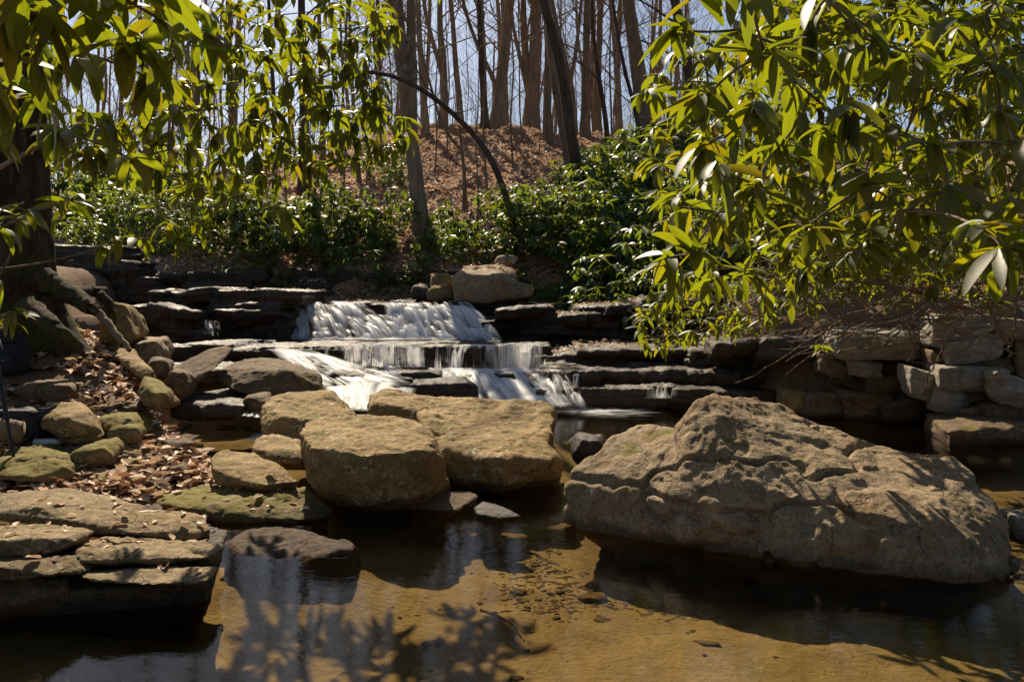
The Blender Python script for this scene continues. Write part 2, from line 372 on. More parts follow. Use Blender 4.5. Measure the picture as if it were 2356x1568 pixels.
def finish_rock(bm, vox, it, amp, strata, seed, crack=.5, det=1.):
    me = bpy.data.meshes.new('tmp'); bm.to_mesh(me); bm.free()
    o = bpy.data.objects.new('tmp', me); COL.objects.link(o)
    md = o.modifiers.new('r', 'REMESH'); md.mode = 'VOXEL'; md.voxel_size = vox
    dg = bpy.context.evaluated_depsgraph_get()
    m = bpy.data.meshes.new_from_object(o.evaluated_get(dg))
    bpy.data.objects.remove(o); bpy.data.meshes.remove(me)
    n = len(m.vertices); V = np.empty(n*3, np.float32); m.vertices.foreach_get('co', V); V = V.reshape(-1, 3).astype(float)
    E = np.empty(len(m.edges)*2, np.int32); m.edges.foreach_get('vertices', E); E = E.reshape(-1, 2)
    V = relax(V, E, it)
    def norms():
        m.vertices.foreach_set('co', V.astype(np.float32).ravel()); m.update()
        N = np.empty(n*3, np.float32); m.vertex_normals.foreach_get('vector', N); return N.reshape(-1, 3).astype(float)
    N = norms(); sz = float(np.max(V.max(0)-V.min(0)))
    q = V+seed*3.7; k = 1/max(sz, .15)
    # broad dents and chiselled facets
    f = fbm(q*k*3.0, 3, seed); f = np.sign(f)*np.abs(f)**.8
    d = amp*sz*(f*.65)
    fac = fbm(q*k*6.5+5, 3, seed+5); st = .22; fq = np.floor(fac/st)*st+st*ss(.0, .22, (fac/st)%1.)
    d += amp*sz*.75*fq
    V = V+N*d[:, None]; N = norms()
    am = min(max(sz, .12), 1.)*det
    rid = 1-np.abs(fbm(q*4.2, 4, seed+14, .55))*3.2
    d = am*(.007*np.clip(rid, -1, 1)+.004*fbm(q*9, 4, seed+13, .6)+.0055*fbm(q*24, 4, seed+11, .7))
    pit = fbm(q*13+3, 3, seed+16); d -= am*.0025*ss(.16, .34, pit)
    cr = np.abs(fbm(q*np.array([1.6, 1.6, 2.6])*max(k*1.2, .5), 4, seed+21)); d -= crack*amp*min(sz, 1.2)*.5*(1-ss(0, .035, cr))
    if strata:
        u = V[:, 2]+.05*fbm(q*1.1, 3, seed+31); a = np.tanh(3.5*noise(np.stack([u*14, q[:, 0]*.6, q[:, 1]*.6], 1), seed+40))*.8+.5*noise(np.stack([u*37, q[:, 0]*1.5, q[:, 1]*1.5], 1), seed+41)
        d += strata*a*(1-np.abs(N[:, 2]))
    V = V+N*d[:, None]
    return m, V
def put(m, V, name, label, cat, mat, group=None):
    b = V.min(0); t = V.max(0); org = np.array([(b[0]+t[0])/2, (b[1]+t[1])/2, b[2]])
    m.vertices.foreach_set('co', (V-org).astype(np.float32).ravel())
    m.polygons.foreach_set('use_smooth', np.ones(len(m.polygons), bool)); m.update(); m.name = name
    return tag(link(name, m, M[mat], loc=tuple(org)), label, cat, group)
_s = [10]
DET = 1.1
def rock(name, label, mat, hulls, it=4, amp=.03, strata=0., vox=None, crack=.5, cat='rock', group=None, seed=None):
    _s[0] += 1; bm = bmesh.new(); Yc = []
    for h in hulls:
        pts = []
        for p in h:
            if p[0] == 'w': pts.append(p[1:])
            else: pts.append(P(*p)); Yc.append(p[2])
        hull(bm, pts)
    if vox is None: vox = float(np.mean(Yc or [p[2] for p in hulls[0]]))/796*1.9
    m, V = finish_rock(bm, vox, it, amp, strata, seed or _s[0], crack, DET)
    return put(m, V, name, label, cat, mat, group)
def blk(x0, x1, y0, y1, Y, D, seed, tilt=0., top=.25, cut=.28):
    """irregular block: face x0..x1, y0..y1 at distance Y, depth D"""
    r = random.Random(seed); pts = []
    h = y1-y0; w = x1-x0
    for (fx, fy) in ((0, cut), (cut*.6, 0), (1-cut*.7, 0), (1, cut), (1, 1-cut), (1-cut, 1), (cut, 1), (0, 1-cut*.8)):
        j = lambda: r.uniform(-.07, .07)
        a = P(x0+w*(fx+j()), y0+h*(fy+j())+tilt*(fx-.5)*h, Y+r.uniform(-.08, .08)*D)
        pts.append(('w', *a))
        z = a[2]-(.06 if fy < .5 else -.02)*0; pts.append(('w', a[0]*(1+D/Y*.5)+r.uniform(-.1, .1)*D, Y+D*r.uniform(.8, 1.05), z+r.uniform(-.04, .03)))
    a = P(x0+w*.5, y0+h*r.uniform(.3, .7), Y); pts.append(('w', a[0], Y-D*top*.5, a[2]))
    return pts
# --- the large boulder on the right
A1 = [(1640, 908, 4.85), (1735, 914, 5.0), (1812, 944, 5.0), (1870, 1000, 4.9), (1893, 1050, 4.7), (1602, 930, 4.72), (1560, 985, 4.75),
      (1690, 1035, 4.52), (1600, 1045, 4.5), (1868, 1075, 4.45), (1690, 1090, 4.28), (1640, 1190, 4.2), (1560, 1240, 4.35), (1880, 1260, 4.1), (1570, 1130, 4.38), (1850, 1150, 4.25),
      ('w', 1.3, 5.6, .35), ('w', 2.0, 5.6, .25), ('w', 1.2, 5.2, -.35), ('w', 2.1, 5.2, -.35)]
A2 = [(1312, 1095, 4.85), (1302, 1150, 4.8), (1304, 1192, 4.75), (1335, 1218, 4.7), (1420, 1003, 5.05), (1478, 981, 5.15), (1560, 985, 5.0), (1372, 1038, 4.95),
      (1550, 1240, 4.42), (1530, 1130, 4.48), (1440, 1232, 4.55), (1395, 1130, 4.66), (1500, 1040, 4.8), (1420, 1050, 4.85), ('w', .7, 5.5, .2), ('w', 1.2, 5.6, .3), ('w', .6, 5.2, -.3), ('w', 1.2, 4.8, -.3)]
A3 = [(1820, 968, 5.15), (1900, 995, 5.1), (1990, 1022, 4.95), (2080, 1048, 4.8), (2190, 1056, 4.6), (2240, 1092, 4.45), (1850, 1070, 4.6), (1950, 1095, 4.5),
      (2050, 1100, 4.45), (2200, 1130, 4.25), (1960, 1150, 4.25), (2150, 1165, 4.1), (2240, 1320, 3.9), (1900, 1300, 4.02), (1620, 1258, 4.3), (1700, 1130, 4.35),
      ('w', 1.9, 5.8, .1), ('w', 2.9, 5.3, .0), ('w', 1.2, 4.8, -.35), ('w', 2.5, 4.6, -.35)]
A4 = [(2225, 1098, 4.45), (2285, 1150, 4.3), (2330, 1225, 4.15), (2352, 1290, 4.0), (2335, 1335, 3.85), (2200, 1343, 3.8), (2000, 1318, 3.9), (1760, 1288, 4.08),
      (1960, 1130, 4.22), (2160, 1140, 4.15), (2180, 1200, 3.96), (2250, 1250, 3.9), (1980, 1200, 4.05), (1900, 1220, 4.05), ('w', 2.75, 5.0, .1), ('w', 2.8, 4.8, -.3), ('w', 1.5, 4.7, -.3)]
A5 = [(1750, 935, 4.95), (1880, 985, 4.95), (2000, 1030, 4.85), (2080, 1052, 4.72), (1700, 1045, 4.5), (1860, 1072, 4.42), (1980, 1100, 4.4), (1720, 1110, 4.28), (1820, 1200, 4.16), (2000, 1200, 4.08), (2050, 1130, 4.28),
      (1750, 1270, 4.12), (2000, 1290, 4.0), ('w', 1.7, 5.5, .2), ('w', 1.6, 5., -.3), ('w', 2.3, 4.8, -.3)]
A6 = [(1470, 992, 5.05), (1572, 984, 4.85), (1480, 1040, 4.82), (1600, 1050, 4.52), (1440, 1150, 4.6), (1560, 1140, 4.38), (1440, 1222, 4.58), (1620, 1246, 4.3), ('w', 1.0, 5.5, .3), ('w', .9, 5, -.3), ('w', 1.3, 4.9, -.3)]
rock('boulder', 'huge grey brown boulder with a peaked top lying in the pool at the right', 'grey', [A1, A2, A3, A4, A5, A6], it=2, amp=.019, vox=.0105, crack=3., cat='boulder', seed=3)
rock('boulder', 'blocky rounded tan boulder with lichen spots propped in front of the others', 'tan',
     [[(700, 968, 5.7), (762, 953, 5.8), (900, 955, 5.8), (962, 968, 5.7), (688, 990, 5.35), (1004, 1002, 5.4), (1024, 1062, 5.2), (690, 1060, 5.15), (702, 1102, 5.1),
       (722, 1030, 4.95), (850, 1045, 4.86), (980, 1035, 4.97), (770, 1135, 4.98), (830, 1157, 4.95), (930, 1142, 5.0), (1000, 1122, 5.12), (850, 1100, 4.85), ('w', -1.3, 5.9, -.2), ('w', -.45, 5.9, -.25), ('w', -1.2, 5.3, -.1), ('w', -.6, 5.3, -.1)]],
     it=5, amp=.028, vox=.0105, cat='boulder', seed=17)
rock('boulder', 'smooth tan boulder with white flecks standing behind the blocky lichen boulder', 'tan',
     [[(600, 935, 6.5), (622, 914, 6.7), (680, 909, 6.8), (722, 893, 6.9), (768, 900, 6.8), (812, 950, 6.5), (596, 992, 6.2), (640, 1010, 6.1), (690, 1030, 6.0), (805, 1020, 6.2), (650, 955, 6.12), (765, 962, 6.12), (640, 1060, 6.2), (780, 1060, 6.3), ('w', -1.9, 7.2, .1), ('w', -1.3, 7.2, .1)]],
     it=8, amp=.028, cat='boulder')
rock('boulder', 'broad flat topped tan boulder with yellow moss and a stepped side in the middle', 'tan',
     [[(1000, 912, 6.95), (1100, 916, 7.0), (1270, 938, 6.85), (1274, 965, 6.5), (960, 948, 6.4), (975, 990, 6.0), (1120, 1000, 6.0), (1268, 1000, 6.1), (1000, 1040, 6.0), (1266, 1050, 6.15), (1130, 1050, 6.0), ('w', -.8, 7.2, .1), ('w', .35, 7.1, .1)],
      [(1008, 1005, 5.95), (1120, 1003, 6.1), (1278, 1020, 6.1), (1280, 1050, 5.8), (1018, 1040, 5.68), (1150, 1055, 5.5), (1262, 1055, 5.62), (1020, 1085, 5.7), (1060, 1098, 5.6), (1160, 1112, 5.52), (1280, 1112, 5.75), ('w', -.6, 6.6, -.25), ('w', .3, 6.6, -.25), ('w', -.4, 6.0, -.2), ('w', .25, 6.0, -.2)],
      [(1000, 930, 6.8), (1262, 950, 6.7), (985, 985, 6.1), (1268, 985, 6.25), (1015, 1040, 5.76), (1262, 1045, 5.72), (1130, 1045, 5.6), (1025, 1085, 5.78), (1268, 1100, 5.85), (1150, 1100, 5.6)]],
     it=5, amp=.034, strata=.008, cat='boulder')
rock('boulder', 'low mossy tan boulder behind the broad flat topped boulder at the foot of the falls', 'tan',
     [[(850, 903, 7.1), (882, 895, 7.25), (950, 905, 7.2), (1015, 915, 7.1), (1000, 955, 6.7), (845, 952, 6.7), (862, 925, 6.75), (860, 1010, 6.7), (1000, 1010, 6.7), ('w', -1.2, 7.5, .1), ('w', -.6, 7.5, .1)]], it=5, amp=.04)
rock('rock', 'brown block wedged against the left side of the lichen boulder', 'tan', [[(580, 1012, 5.8), (620, 996, 6.1), (690, 1000, 6.1), (694, 1035, 5.7), (578, 1032, 5.65), (600, 1062, 5.6), (694, 1066, 5.6), ('w', -1.8, 6.2, .0), ('w', -1.5, 6.2, .0)]], amp=.03)
rock('rock', 'rough slanting tan rock below the brown block on the left shore', 'tan', [[(483, 1052, 5.5), (520, 1034, 5.6), (582, 1036, 5.6), (640, 1066, 5.35), (692, 1104, 5.15), (600, 1116, 5.05), (490, 1080, 5.25), (500, 1112, 5.2), ('w', -2.0, 5.7, .0), ('w', -1.5, 5.4, -.1)]], it=3, amp=.028)
rock('rock', 'long low slab with green moss on its side beneath the lichen boulder', 'mossy',
     [[(350, 1132, 5.2), (450, 1121, 5.3), (620, 1110, 5.35), (712, 1118, 5.2), (768, 1165, 5.0), (750, 1188, 4.9), (430, 1168, 4.85), (520, 1196, 4.8), (700, 1193, 4.8), (590, 1140, 5.0), (360, 1160, 4.95), ('w', -2.1, 5.2, -.15), ('w', -1.2, 5.2, -.2), ('w', -1.7, 4.9, -.25)]], it=3, amp=.03, strata=.006)
rock('rock', 'flat wet grey stone breaking the water in front of the slabs', 'brown', [[(505, 1245, 4.45), (560, 1222, 4.6), (640, 1213, 4.68), (720, 1226, 4.58), (815, 1252, 4.35), (800, 1262, 4.25), (700, 1292, 4.15), (560, 1275, 4.2), ('w', -1.5, 4.2, -.3), ('w', -1.15, 4.02, -.3), ('w', -.8, 4.15, -.3), ('w', -.85, 4.6, -.3), ('w', -1.45, 4.7, -.3)]], it=5, amp=.03)
SL = dict(it=1, strata=.02, crack=1.5)
rock('rock_slab', 'largest flat tan slab with a tilted top on the left shore', 'slab', [[(-60, 1138, 4.75), (150, 1127, 4.85), (262, 1150, 4.6), (400, 1178, 4.3), (478, 1190, 4.15), (482, 1216, 4.05), (440, 1242, 4.0), (300, 1225, 3.93), (150, 1192, 4.0), (85, 1165, 4.1), (95, 1205, 4.05), (-60, 1180, 4.2), ('w', -2.0, 4.7, -.1), ('w', -1.7, 4.2, .0)]], amp=.012, **SL)
rock('rock_slab', 'flat slab with a pointed right end at the left edge of the picture', 'slab', [[(-60, 1207, 3.9), (150, 1204, 3.95), (216, 1220, 3.78), (176, 1246, 3.58), (120, 1272, 3.48), (-60, 1288, 3.42), (-60, 1240, 3.4), (150, 1236, 3.55), ('w', -2.2, 3.9, .1)]], amp=.016, **SL)
rock('rock_slab', 'thin slab with dry leaves on it under the tilted slab', 'slab', [[(170, 1240, 3.98), (300, 1233, 4.05), (500, 1250, 3.85), (518, 1262, 3.78), (480, 1282, 3.62), (350, 1297, 3.58), (182, 1292, 3.52), (180, 1262, 3.58), ('w', -1.9, 4.1, .0), ('w', -1.5, 4.0, .0)]], amp=.014, **SL)
rock('rock_slab', 'lowest thin slab just above the dark water on the left', 'slab', [[(185, 1312, 3.52), (300, 1306, 3.62), (505, 1300, 3.62), (472, 1336, 3.42), (340, 1346, 3.38), (188, 1332, 3.38), ('w', -1.9, 3.9, .05), ('w', -1.4, 3.8, .05)]], amp=.012, **SL)
rock('rock_slab', 'dark squared layer carrying the pointed slab at the left edge', 'brown', [[(-60, 1280, 3.5), (182, 1274, 3.52), (186, 1318, 3.42), (120, 1322, 3.32), (-60, 1335, 3.3), (-60, 1300, 3.32), ('w', -2.2, 3.9, .1), ('w', -1.9, 3.8, .12)]], amp=.018, **SL)
rock('rock_slab', 'shadowed bottom layer under the squared layer at the left edge', 'brown', [[(-60, 1340, 3.42), (160, 1325, 3.48), (150, 1352, 3.42), (40, 1385, 3.36), (-60, 1395, 3.34), ('w', -2.4, 3.9, -.3), ('w', -1.9, 3.7, -.3), ('w', -2.4, 3.6, -.3)]], amp=.018, **SL)
rock('rock_slab', 'small thin flake of slab between the tilted slab and the leafy one', 'slab', [[(250, 1228, 4.0), (420, 1240, 3.95), (400, 1256, 3.8), (260, 1250, 3.75), (240, 1240, 3.8)]], amp=.014, **SL)
rock('rock_slab', 'narrow broken slab edge at the left under the tilted slab', 'slab', [[(-60, 1190, 4.15), (100, 1188, 4.15), (125, 1205, 4.0), (-60, 1212, 3.95)]], amp=.014, **SL)
rock('rock_slab', 'shaded undercut slab at the waterline beneath the left shore slabs', 'ledge', [[(-60, 1350, 3.6), (470, 1340, 3.6), (474, 1400, 3.6), ('w', -2.5, 3.35, .1), ('w', -1.6, 3.5, .1), ('w', -2.5, 4.4, .2), ('w', -1.5, 4.2, .15), ('w', -2.5, 3.4, -.3), ('w', -1.5, 3.7, -.3)]], it=3, amp=.02, strata=.008)
rock('rock', 'large rock with thick yellow green moss at the left edge', 'mossy', [[(-60, 1022, 6.0), (80, 1012, 6.1), (130, 1020, 6.0), (192, 1056, 5.65), (150, 1080, 5.4), (60, 1102, 5.2), (-60, 1096, 5.2), (-60, 1060, 5.35), (100, 1050, 5.5), ('w', -3.6, 5.9, .1), ('w', -2.9, 5.6, .0)]], it=3, amp=.035)
rock('rock', 'dark rounded rock with moss on top right of the thick mossy rock', 'mossy', [blk(165, 255, 1032, 1082, 5.6, .4, 4)], it=5, amp=.04)
rock('rock', 'oval brown stone with a pale top beside the camera bag', 'tan', [[(88, 962, 6.1), (112, 926, 6.3), (180, 922, 6.3), (206, 942, 6.1), (213, 982, 5.95), (190, 1000, 5.9), (130, 1004, 5.9), (92, 985, 6.0), (150, 960, 5.85), ('w', -3.3, 6.5, .1), ('w', -3.1, 6.5, .1)]], it=7, amp=.025)
rock('rock', 'mossy square edged stone among dry leaves right of the oval stone', 'mossy', [blk(222, 325, 962, 1000, 6.2, .5, 5), blk(240, 320, 985, 1030, 6.0, .4, 6)], it=3, amp=.04)
rock('rock', 'flat mossy stone between the oval stone and the thick mossy rock', 'mossy', [blk(130, 235, 990, 1024, 6.0, .5, 7)], it=3, amp=.04)
rock('rock', 'angular block with a yellow mossy top standing at the edge of the left bank', 'mossy', [[(320, 885, 6.75), (330, 862, 6.95), (355, 866, 6.9), (396, 892, 6.7), (392, 925, 6.55), (368, 942, 6.5), (322, 915, 6.6), (350, 900, 6.45), (380, 905, 6.45), (330, 935, 6.6), ('w', -3.1, 7, .4), ('w', -2.9, 7, .4)]], it=2, amp=.035)
rock('rock', 'long flat faced block behind the camera bag strap', 'brown', [blk(40, 168, 884, 935, 6.6, .5, 8, cut=.12)], it=2, amp=.02)
rock('rock', 'long leaning plank shaped slab beside the dark boulder at the stream', 'brown', [[(372, 868, 8.0), (395, 845, 8.2), (480, 800, 8.4), (525, 790, 8.5), (540, 800, 8.3), (500, 845, 7.9), (455, 882, 7.8), (400, 880, 7.8), (470, 850, 8.5)]], it=2, amp=.015, strata=.006)
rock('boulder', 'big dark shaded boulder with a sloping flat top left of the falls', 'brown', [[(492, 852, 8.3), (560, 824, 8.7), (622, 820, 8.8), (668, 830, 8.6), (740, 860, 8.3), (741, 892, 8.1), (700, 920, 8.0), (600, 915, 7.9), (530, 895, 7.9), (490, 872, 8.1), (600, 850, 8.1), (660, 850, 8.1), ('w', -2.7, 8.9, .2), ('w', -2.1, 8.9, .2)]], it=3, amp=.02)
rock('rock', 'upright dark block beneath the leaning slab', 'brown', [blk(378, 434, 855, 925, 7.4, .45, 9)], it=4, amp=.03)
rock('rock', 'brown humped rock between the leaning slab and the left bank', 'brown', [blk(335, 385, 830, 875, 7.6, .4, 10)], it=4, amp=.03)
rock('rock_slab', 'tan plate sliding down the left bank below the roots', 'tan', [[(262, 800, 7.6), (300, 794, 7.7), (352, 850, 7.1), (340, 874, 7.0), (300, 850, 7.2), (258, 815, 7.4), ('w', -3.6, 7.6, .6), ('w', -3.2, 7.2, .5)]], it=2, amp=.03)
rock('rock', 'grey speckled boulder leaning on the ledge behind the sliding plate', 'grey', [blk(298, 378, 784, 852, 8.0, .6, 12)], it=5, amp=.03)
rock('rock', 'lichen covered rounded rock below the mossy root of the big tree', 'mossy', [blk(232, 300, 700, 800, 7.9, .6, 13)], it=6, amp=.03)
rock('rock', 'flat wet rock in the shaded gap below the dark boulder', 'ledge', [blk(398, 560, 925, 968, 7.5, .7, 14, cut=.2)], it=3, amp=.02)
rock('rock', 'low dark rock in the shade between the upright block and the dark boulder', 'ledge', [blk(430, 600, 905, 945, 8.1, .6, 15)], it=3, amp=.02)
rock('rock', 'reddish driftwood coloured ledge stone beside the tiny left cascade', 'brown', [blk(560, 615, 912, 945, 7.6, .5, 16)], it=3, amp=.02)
rock('rock', 'small dark wet boulder behind the left end of the huge boulder', 'wet', [blk(1322, 1396, 1008, 1085, 6.0, .45, 18, cut=.4)], it=6, amp=.03)
rock('rock', 'low grey block in the shade under the right end of the lichen boulder', 'grey', [[(930, 1140, 5.3), (1010, 1122, 5.5), (1080, 1128, 5.45), (1100, 1140, 5.35), (1050, 1172, 5.05), (940, 1170, 5.1), ('w', -.6, 5.2, -.3), ('w', -.3, 5.2, -.3)]], it=3, amp=.03)
rock('rock', 'small wet stone with a bright top in the water between the boulders', 'wet', [[(1088, 1165, 5.15), (1110, 1150, 5.25), (1150, 1158, 5.2), (1205, 1185, 4.95), (1150, 1190, 4.9), (1095, 1178, 5.0), ('w', -.2, 5, -.25)]], it=4, amp=.03)
rock('rock', 'pale grey tip of a rock cut off by the right edge behind the huge boulder', 'pale', [blk(2325, 2400, 1190, 1250, 4.5, .3, 19)], it=5, amp=.03)
rock('boulder', 'big square grey boulder with mossy top above the right end of the falls', 'grey',
     [[(1038, 640, 13.5), (1076, 609, 14.0), (1150, 608, 14.2), (1190, 622, 14.2), (1048, 628, 13.2), (1150, 632, 13.1), (1045, 692, 13.2), (1120, 698, 13.1), (1185, 686, 13.2), ('w', -.9, 14.6, 1.1), ('w', .1, 14.6, 1.1)],
      [(1150, 632, 13.3), (1226, 655, 13.8), (1226, 680, 13.6), (1180, 688, 13.3), (1150, 690, 13.6), ('w', .3, 14.6, 1.2)]], it=3, amp=.018)
rock('rock', 'small pale mossy rock peeping from the shrubs above the square boulder', 'grey', [blk(1138, 1192, 586, 612, 14.8, .6, 20)], it=4, amp=.03)
for a in ((945, 985, 655, 690, 13.6, 'dark lumpy rock left of the square grey boulder'), (985, 1042, 660, 694, 13.5, 'mossy dark rock touching the left side of the square grey boulder'), (990, 1040, 632, 665, 14.2, 'shaded rock stacked above the mossy dark rock by the falls')):
    rock('rock', a[5], 'mossy' if 'mossy' in a[5] else 'ledge', [blk(*a[:5], .7, int(a[0]))], it=4, amp=.03)
# flat stones under the water
for (x0, x1, y0, y1, Y, l) in ((985, 1150, 1192, 1235, 4.55, 'wide flat stone lying just under the water in front of the small wet stone'), (1130, 1215, 1215, 1245, 4.45, 'triangular flat stone under water right of the wide flat one'),
                               (1190, 1330, 1180, 1225, 4.75, 'dark flat stone under water beside the foot of the huge boulder'), (268, 352, 1415, 1452, 3.45, 'brown stone sunk in the dark water at the lower left'),
                               (965, 1020, 1455, 1495, 3.35, 'grey flat stone on the sandy bed in the lower middle'), (1165, 1216, 1342, 1368, 3.75, 'tan brick shaped stone on the bed beside the gravel patch'),
                               (1328, 1400, 1352, 1382, 3.7, 'long brown stone on the bed right of the gravel patch'), (1360, 1412, 1412, 1430, 3.45, 'dark oval pebble on the bed below the long brown stone'),
                               (1168, 1210, 1540, 1566, 2.95, 'small round tan pebble at the bottom edge of the picture'), (1410, 1490, 1238, 1256, 4.5, 'flat greenish stone under water at the foot of the huge boulder')):
    a = P(x0, (y0+y1)/2, Y); b = P(x1, (y0+y1)/2, Y); zb = -.26 if Y < 4.4 else -.2; cxm = (a[0]+b[0])/2; hw = (b[0]-a[0])/2; Yb = Y*1.0
    dpt = hw*.75; th = .035+.12*hw; rr = random.Random(x0)
    # keep the outline where the photo shows it, resting on the bed
    sc = (EYE-zb-th)/(EYE-a[2]); Yc = Y*sc; cxm *= sc; hw *= sc
    pts = []
    for k in range(9):
        t = k/9*2*math.pi+rr.uniform(-.2, .2); q = rr.uniform(.8, 1.1)
        pts += [('w', cxm+hw*q*math.cos(t), Yc+dpt*q*math.sin(t), zb+th*rr.uniform(.7, 1.1)), ('w', cxm+hw*q*.95*math.cos(t), Yc+dpt*q*.95*math.sin(t), zb-.08)]
    rock('river_stone', l, 'tan', [pts], it=3, amp=.03, vox=.009, cat='stone')

# --- stone stacks on the right bank
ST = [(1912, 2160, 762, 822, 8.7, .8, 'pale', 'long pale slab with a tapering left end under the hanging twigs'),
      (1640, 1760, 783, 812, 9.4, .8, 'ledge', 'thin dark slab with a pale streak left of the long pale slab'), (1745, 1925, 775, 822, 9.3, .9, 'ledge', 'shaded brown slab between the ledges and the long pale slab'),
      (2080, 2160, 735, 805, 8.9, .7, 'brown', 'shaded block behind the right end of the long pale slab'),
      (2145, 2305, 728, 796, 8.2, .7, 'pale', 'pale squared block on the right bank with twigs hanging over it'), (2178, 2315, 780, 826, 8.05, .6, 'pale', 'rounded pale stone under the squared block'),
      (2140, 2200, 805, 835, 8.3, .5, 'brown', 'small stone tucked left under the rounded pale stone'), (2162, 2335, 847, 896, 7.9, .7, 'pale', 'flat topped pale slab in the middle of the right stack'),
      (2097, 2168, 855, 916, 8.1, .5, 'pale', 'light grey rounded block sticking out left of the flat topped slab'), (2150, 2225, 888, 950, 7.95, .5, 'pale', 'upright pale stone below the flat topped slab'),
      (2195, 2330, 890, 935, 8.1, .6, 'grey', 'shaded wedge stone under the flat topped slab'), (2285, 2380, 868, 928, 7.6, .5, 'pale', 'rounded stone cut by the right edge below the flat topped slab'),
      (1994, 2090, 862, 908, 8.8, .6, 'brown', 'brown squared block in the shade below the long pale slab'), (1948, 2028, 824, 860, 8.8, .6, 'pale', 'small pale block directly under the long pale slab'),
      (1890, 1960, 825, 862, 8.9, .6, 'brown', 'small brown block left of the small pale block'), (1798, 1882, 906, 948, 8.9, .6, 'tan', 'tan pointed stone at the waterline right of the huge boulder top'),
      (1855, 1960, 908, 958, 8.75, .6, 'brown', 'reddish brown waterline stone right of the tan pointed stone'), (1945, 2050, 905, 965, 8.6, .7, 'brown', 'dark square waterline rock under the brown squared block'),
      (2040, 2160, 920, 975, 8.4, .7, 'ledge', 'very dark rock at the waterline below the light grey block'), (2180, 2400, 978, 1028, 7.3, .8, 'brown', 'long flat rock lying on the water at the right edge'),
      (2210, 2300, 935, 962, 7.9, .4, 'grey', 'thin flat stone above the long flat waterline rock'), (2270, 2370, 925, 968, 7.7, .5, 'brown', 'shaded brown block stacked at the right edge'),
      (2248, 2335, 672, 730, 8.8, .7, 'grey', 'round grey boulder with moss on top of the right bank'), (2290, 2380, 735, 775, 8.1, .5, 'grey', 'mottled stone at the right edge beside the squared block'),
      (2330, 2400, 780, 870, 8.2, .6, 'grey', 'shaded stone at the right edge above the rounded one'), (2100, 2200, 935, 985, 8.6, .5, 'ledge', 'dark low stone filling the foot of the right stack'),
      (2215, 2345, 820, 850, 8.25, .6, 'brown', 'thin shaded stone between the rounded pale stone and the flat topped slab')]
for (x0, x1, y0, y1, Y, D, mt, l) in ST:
    rock('rock', l, mt, [blk(x0, x1, y0, y1+6, Y, D, int(x0+y0), tilt=random.Random(int(x0*3+y0)).uniform(-.45, .45), cut=random.Random(int(x0)).uniform(.06, .18))], it=0, amp=.02, strata=.016, group=None)

# --- bedrock ledges
def ledge(name, label, mat, x0, x1, y0, y1, Y, D, layers, seed, tilt=0, jag=.12, strata=.02, vox=None, sag=0.):
    r = random.Random(seed); bm = bmesh.new()
    z0 = P(0, y0, Y)[2]; z1 = P(0, y1, Y)[2]; xa = X(x0, Y); xb = X(x1, Y); th = (z0-z1)/layers
    for k in range(layers):
        zt = z0-k*th*r.uniform(.94, 1.06); zb = zt-th*1.12
        if k == layers-1: zb = z1-.12
        n = max(4, int((xb-xa)/r.uniform(.3, .55))); xsx = [xa+(xb-xa)*i/n+(r.uniform(-.12, .12) if 0 < i < n else r.uniform(-.1, .25)*(1 if i == 0 else -1)) for i in range(n+1)]
        off = r.uniform(-.12, .06)+.05*k*r.uniform(-.6, 1)
        fr = [Y+off+r.uniform(-jag, jag) for _ in xsx]
        for i in range(n):
            dz = lambda x: tilt*(x-(xa+xb)/2)+sag*math.sin((x-xa)/(xb-xa)*math.pi)
            q = r.uniform(-.035, .035); fj = r.uniform(-.1, .1)
            if k < layers-1 and layers > 2 and r.random() < .1: continue
            pts = []
            for (x, f) in ((xsx[i]-.05, fr[i]), (xsx[i+1]+.05, fr[i+1])):
                for (zz, un) in ((zt, .04), (zt-.3*(zt-zb), 0), (zb, .05)):
                    pts.append((x+r.uniform(-.03, .03), f+fj+un, zz+dz(x)+q+r.uniform(-.015, .015)))
                pts += [(x, Y+D, zt+dz(x)+q), (x, Y+D, zb+dz(x))]
            hull(bm, pts)
    m, V = finish_rock(bm, vox or Y/796*1.8, 0, .006, strata*1.2, seed, 1., 2.)
    return put(m, V, name, label, 'rock ledge', mat)
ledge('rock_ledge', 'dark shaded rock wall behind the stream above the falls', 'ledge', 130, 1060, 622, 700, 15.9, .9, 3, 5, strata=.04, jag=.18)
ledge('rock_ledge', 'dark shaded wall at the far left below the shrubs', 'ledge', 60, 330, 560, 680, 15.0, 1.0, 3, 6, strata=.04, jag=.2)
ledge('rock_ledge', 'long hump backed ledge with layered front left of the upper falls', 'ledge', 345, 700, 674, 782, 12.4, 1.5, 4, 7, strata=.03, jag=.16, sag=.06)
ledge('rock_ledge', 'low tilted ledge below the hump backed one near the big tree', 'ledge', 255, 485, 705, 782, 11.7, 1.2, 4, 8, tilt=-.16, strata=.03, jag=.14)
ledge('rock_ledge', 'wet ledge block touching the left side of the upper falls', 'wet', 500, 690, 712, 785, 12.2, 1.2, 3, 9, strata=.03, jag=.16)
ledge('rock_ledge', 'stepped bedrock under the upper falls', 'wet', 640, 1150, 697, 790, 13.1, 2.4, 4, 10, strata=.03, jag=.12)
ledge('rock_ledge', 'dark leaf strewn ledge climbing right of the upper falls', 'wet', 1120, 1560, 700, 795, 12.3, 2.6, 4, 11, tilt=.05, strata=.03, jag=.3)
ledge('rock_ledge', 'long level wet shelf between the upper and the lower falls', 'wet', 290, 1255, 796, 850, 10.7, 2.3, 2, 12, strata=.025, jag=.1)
ledge('rock_ledge', 'right end of the wet shelf running under the hanging leaves', 'ledge', 1225, 1620, 800, 850, 10.6, 2.4, 3, 13, strata=.025, jag=.14)
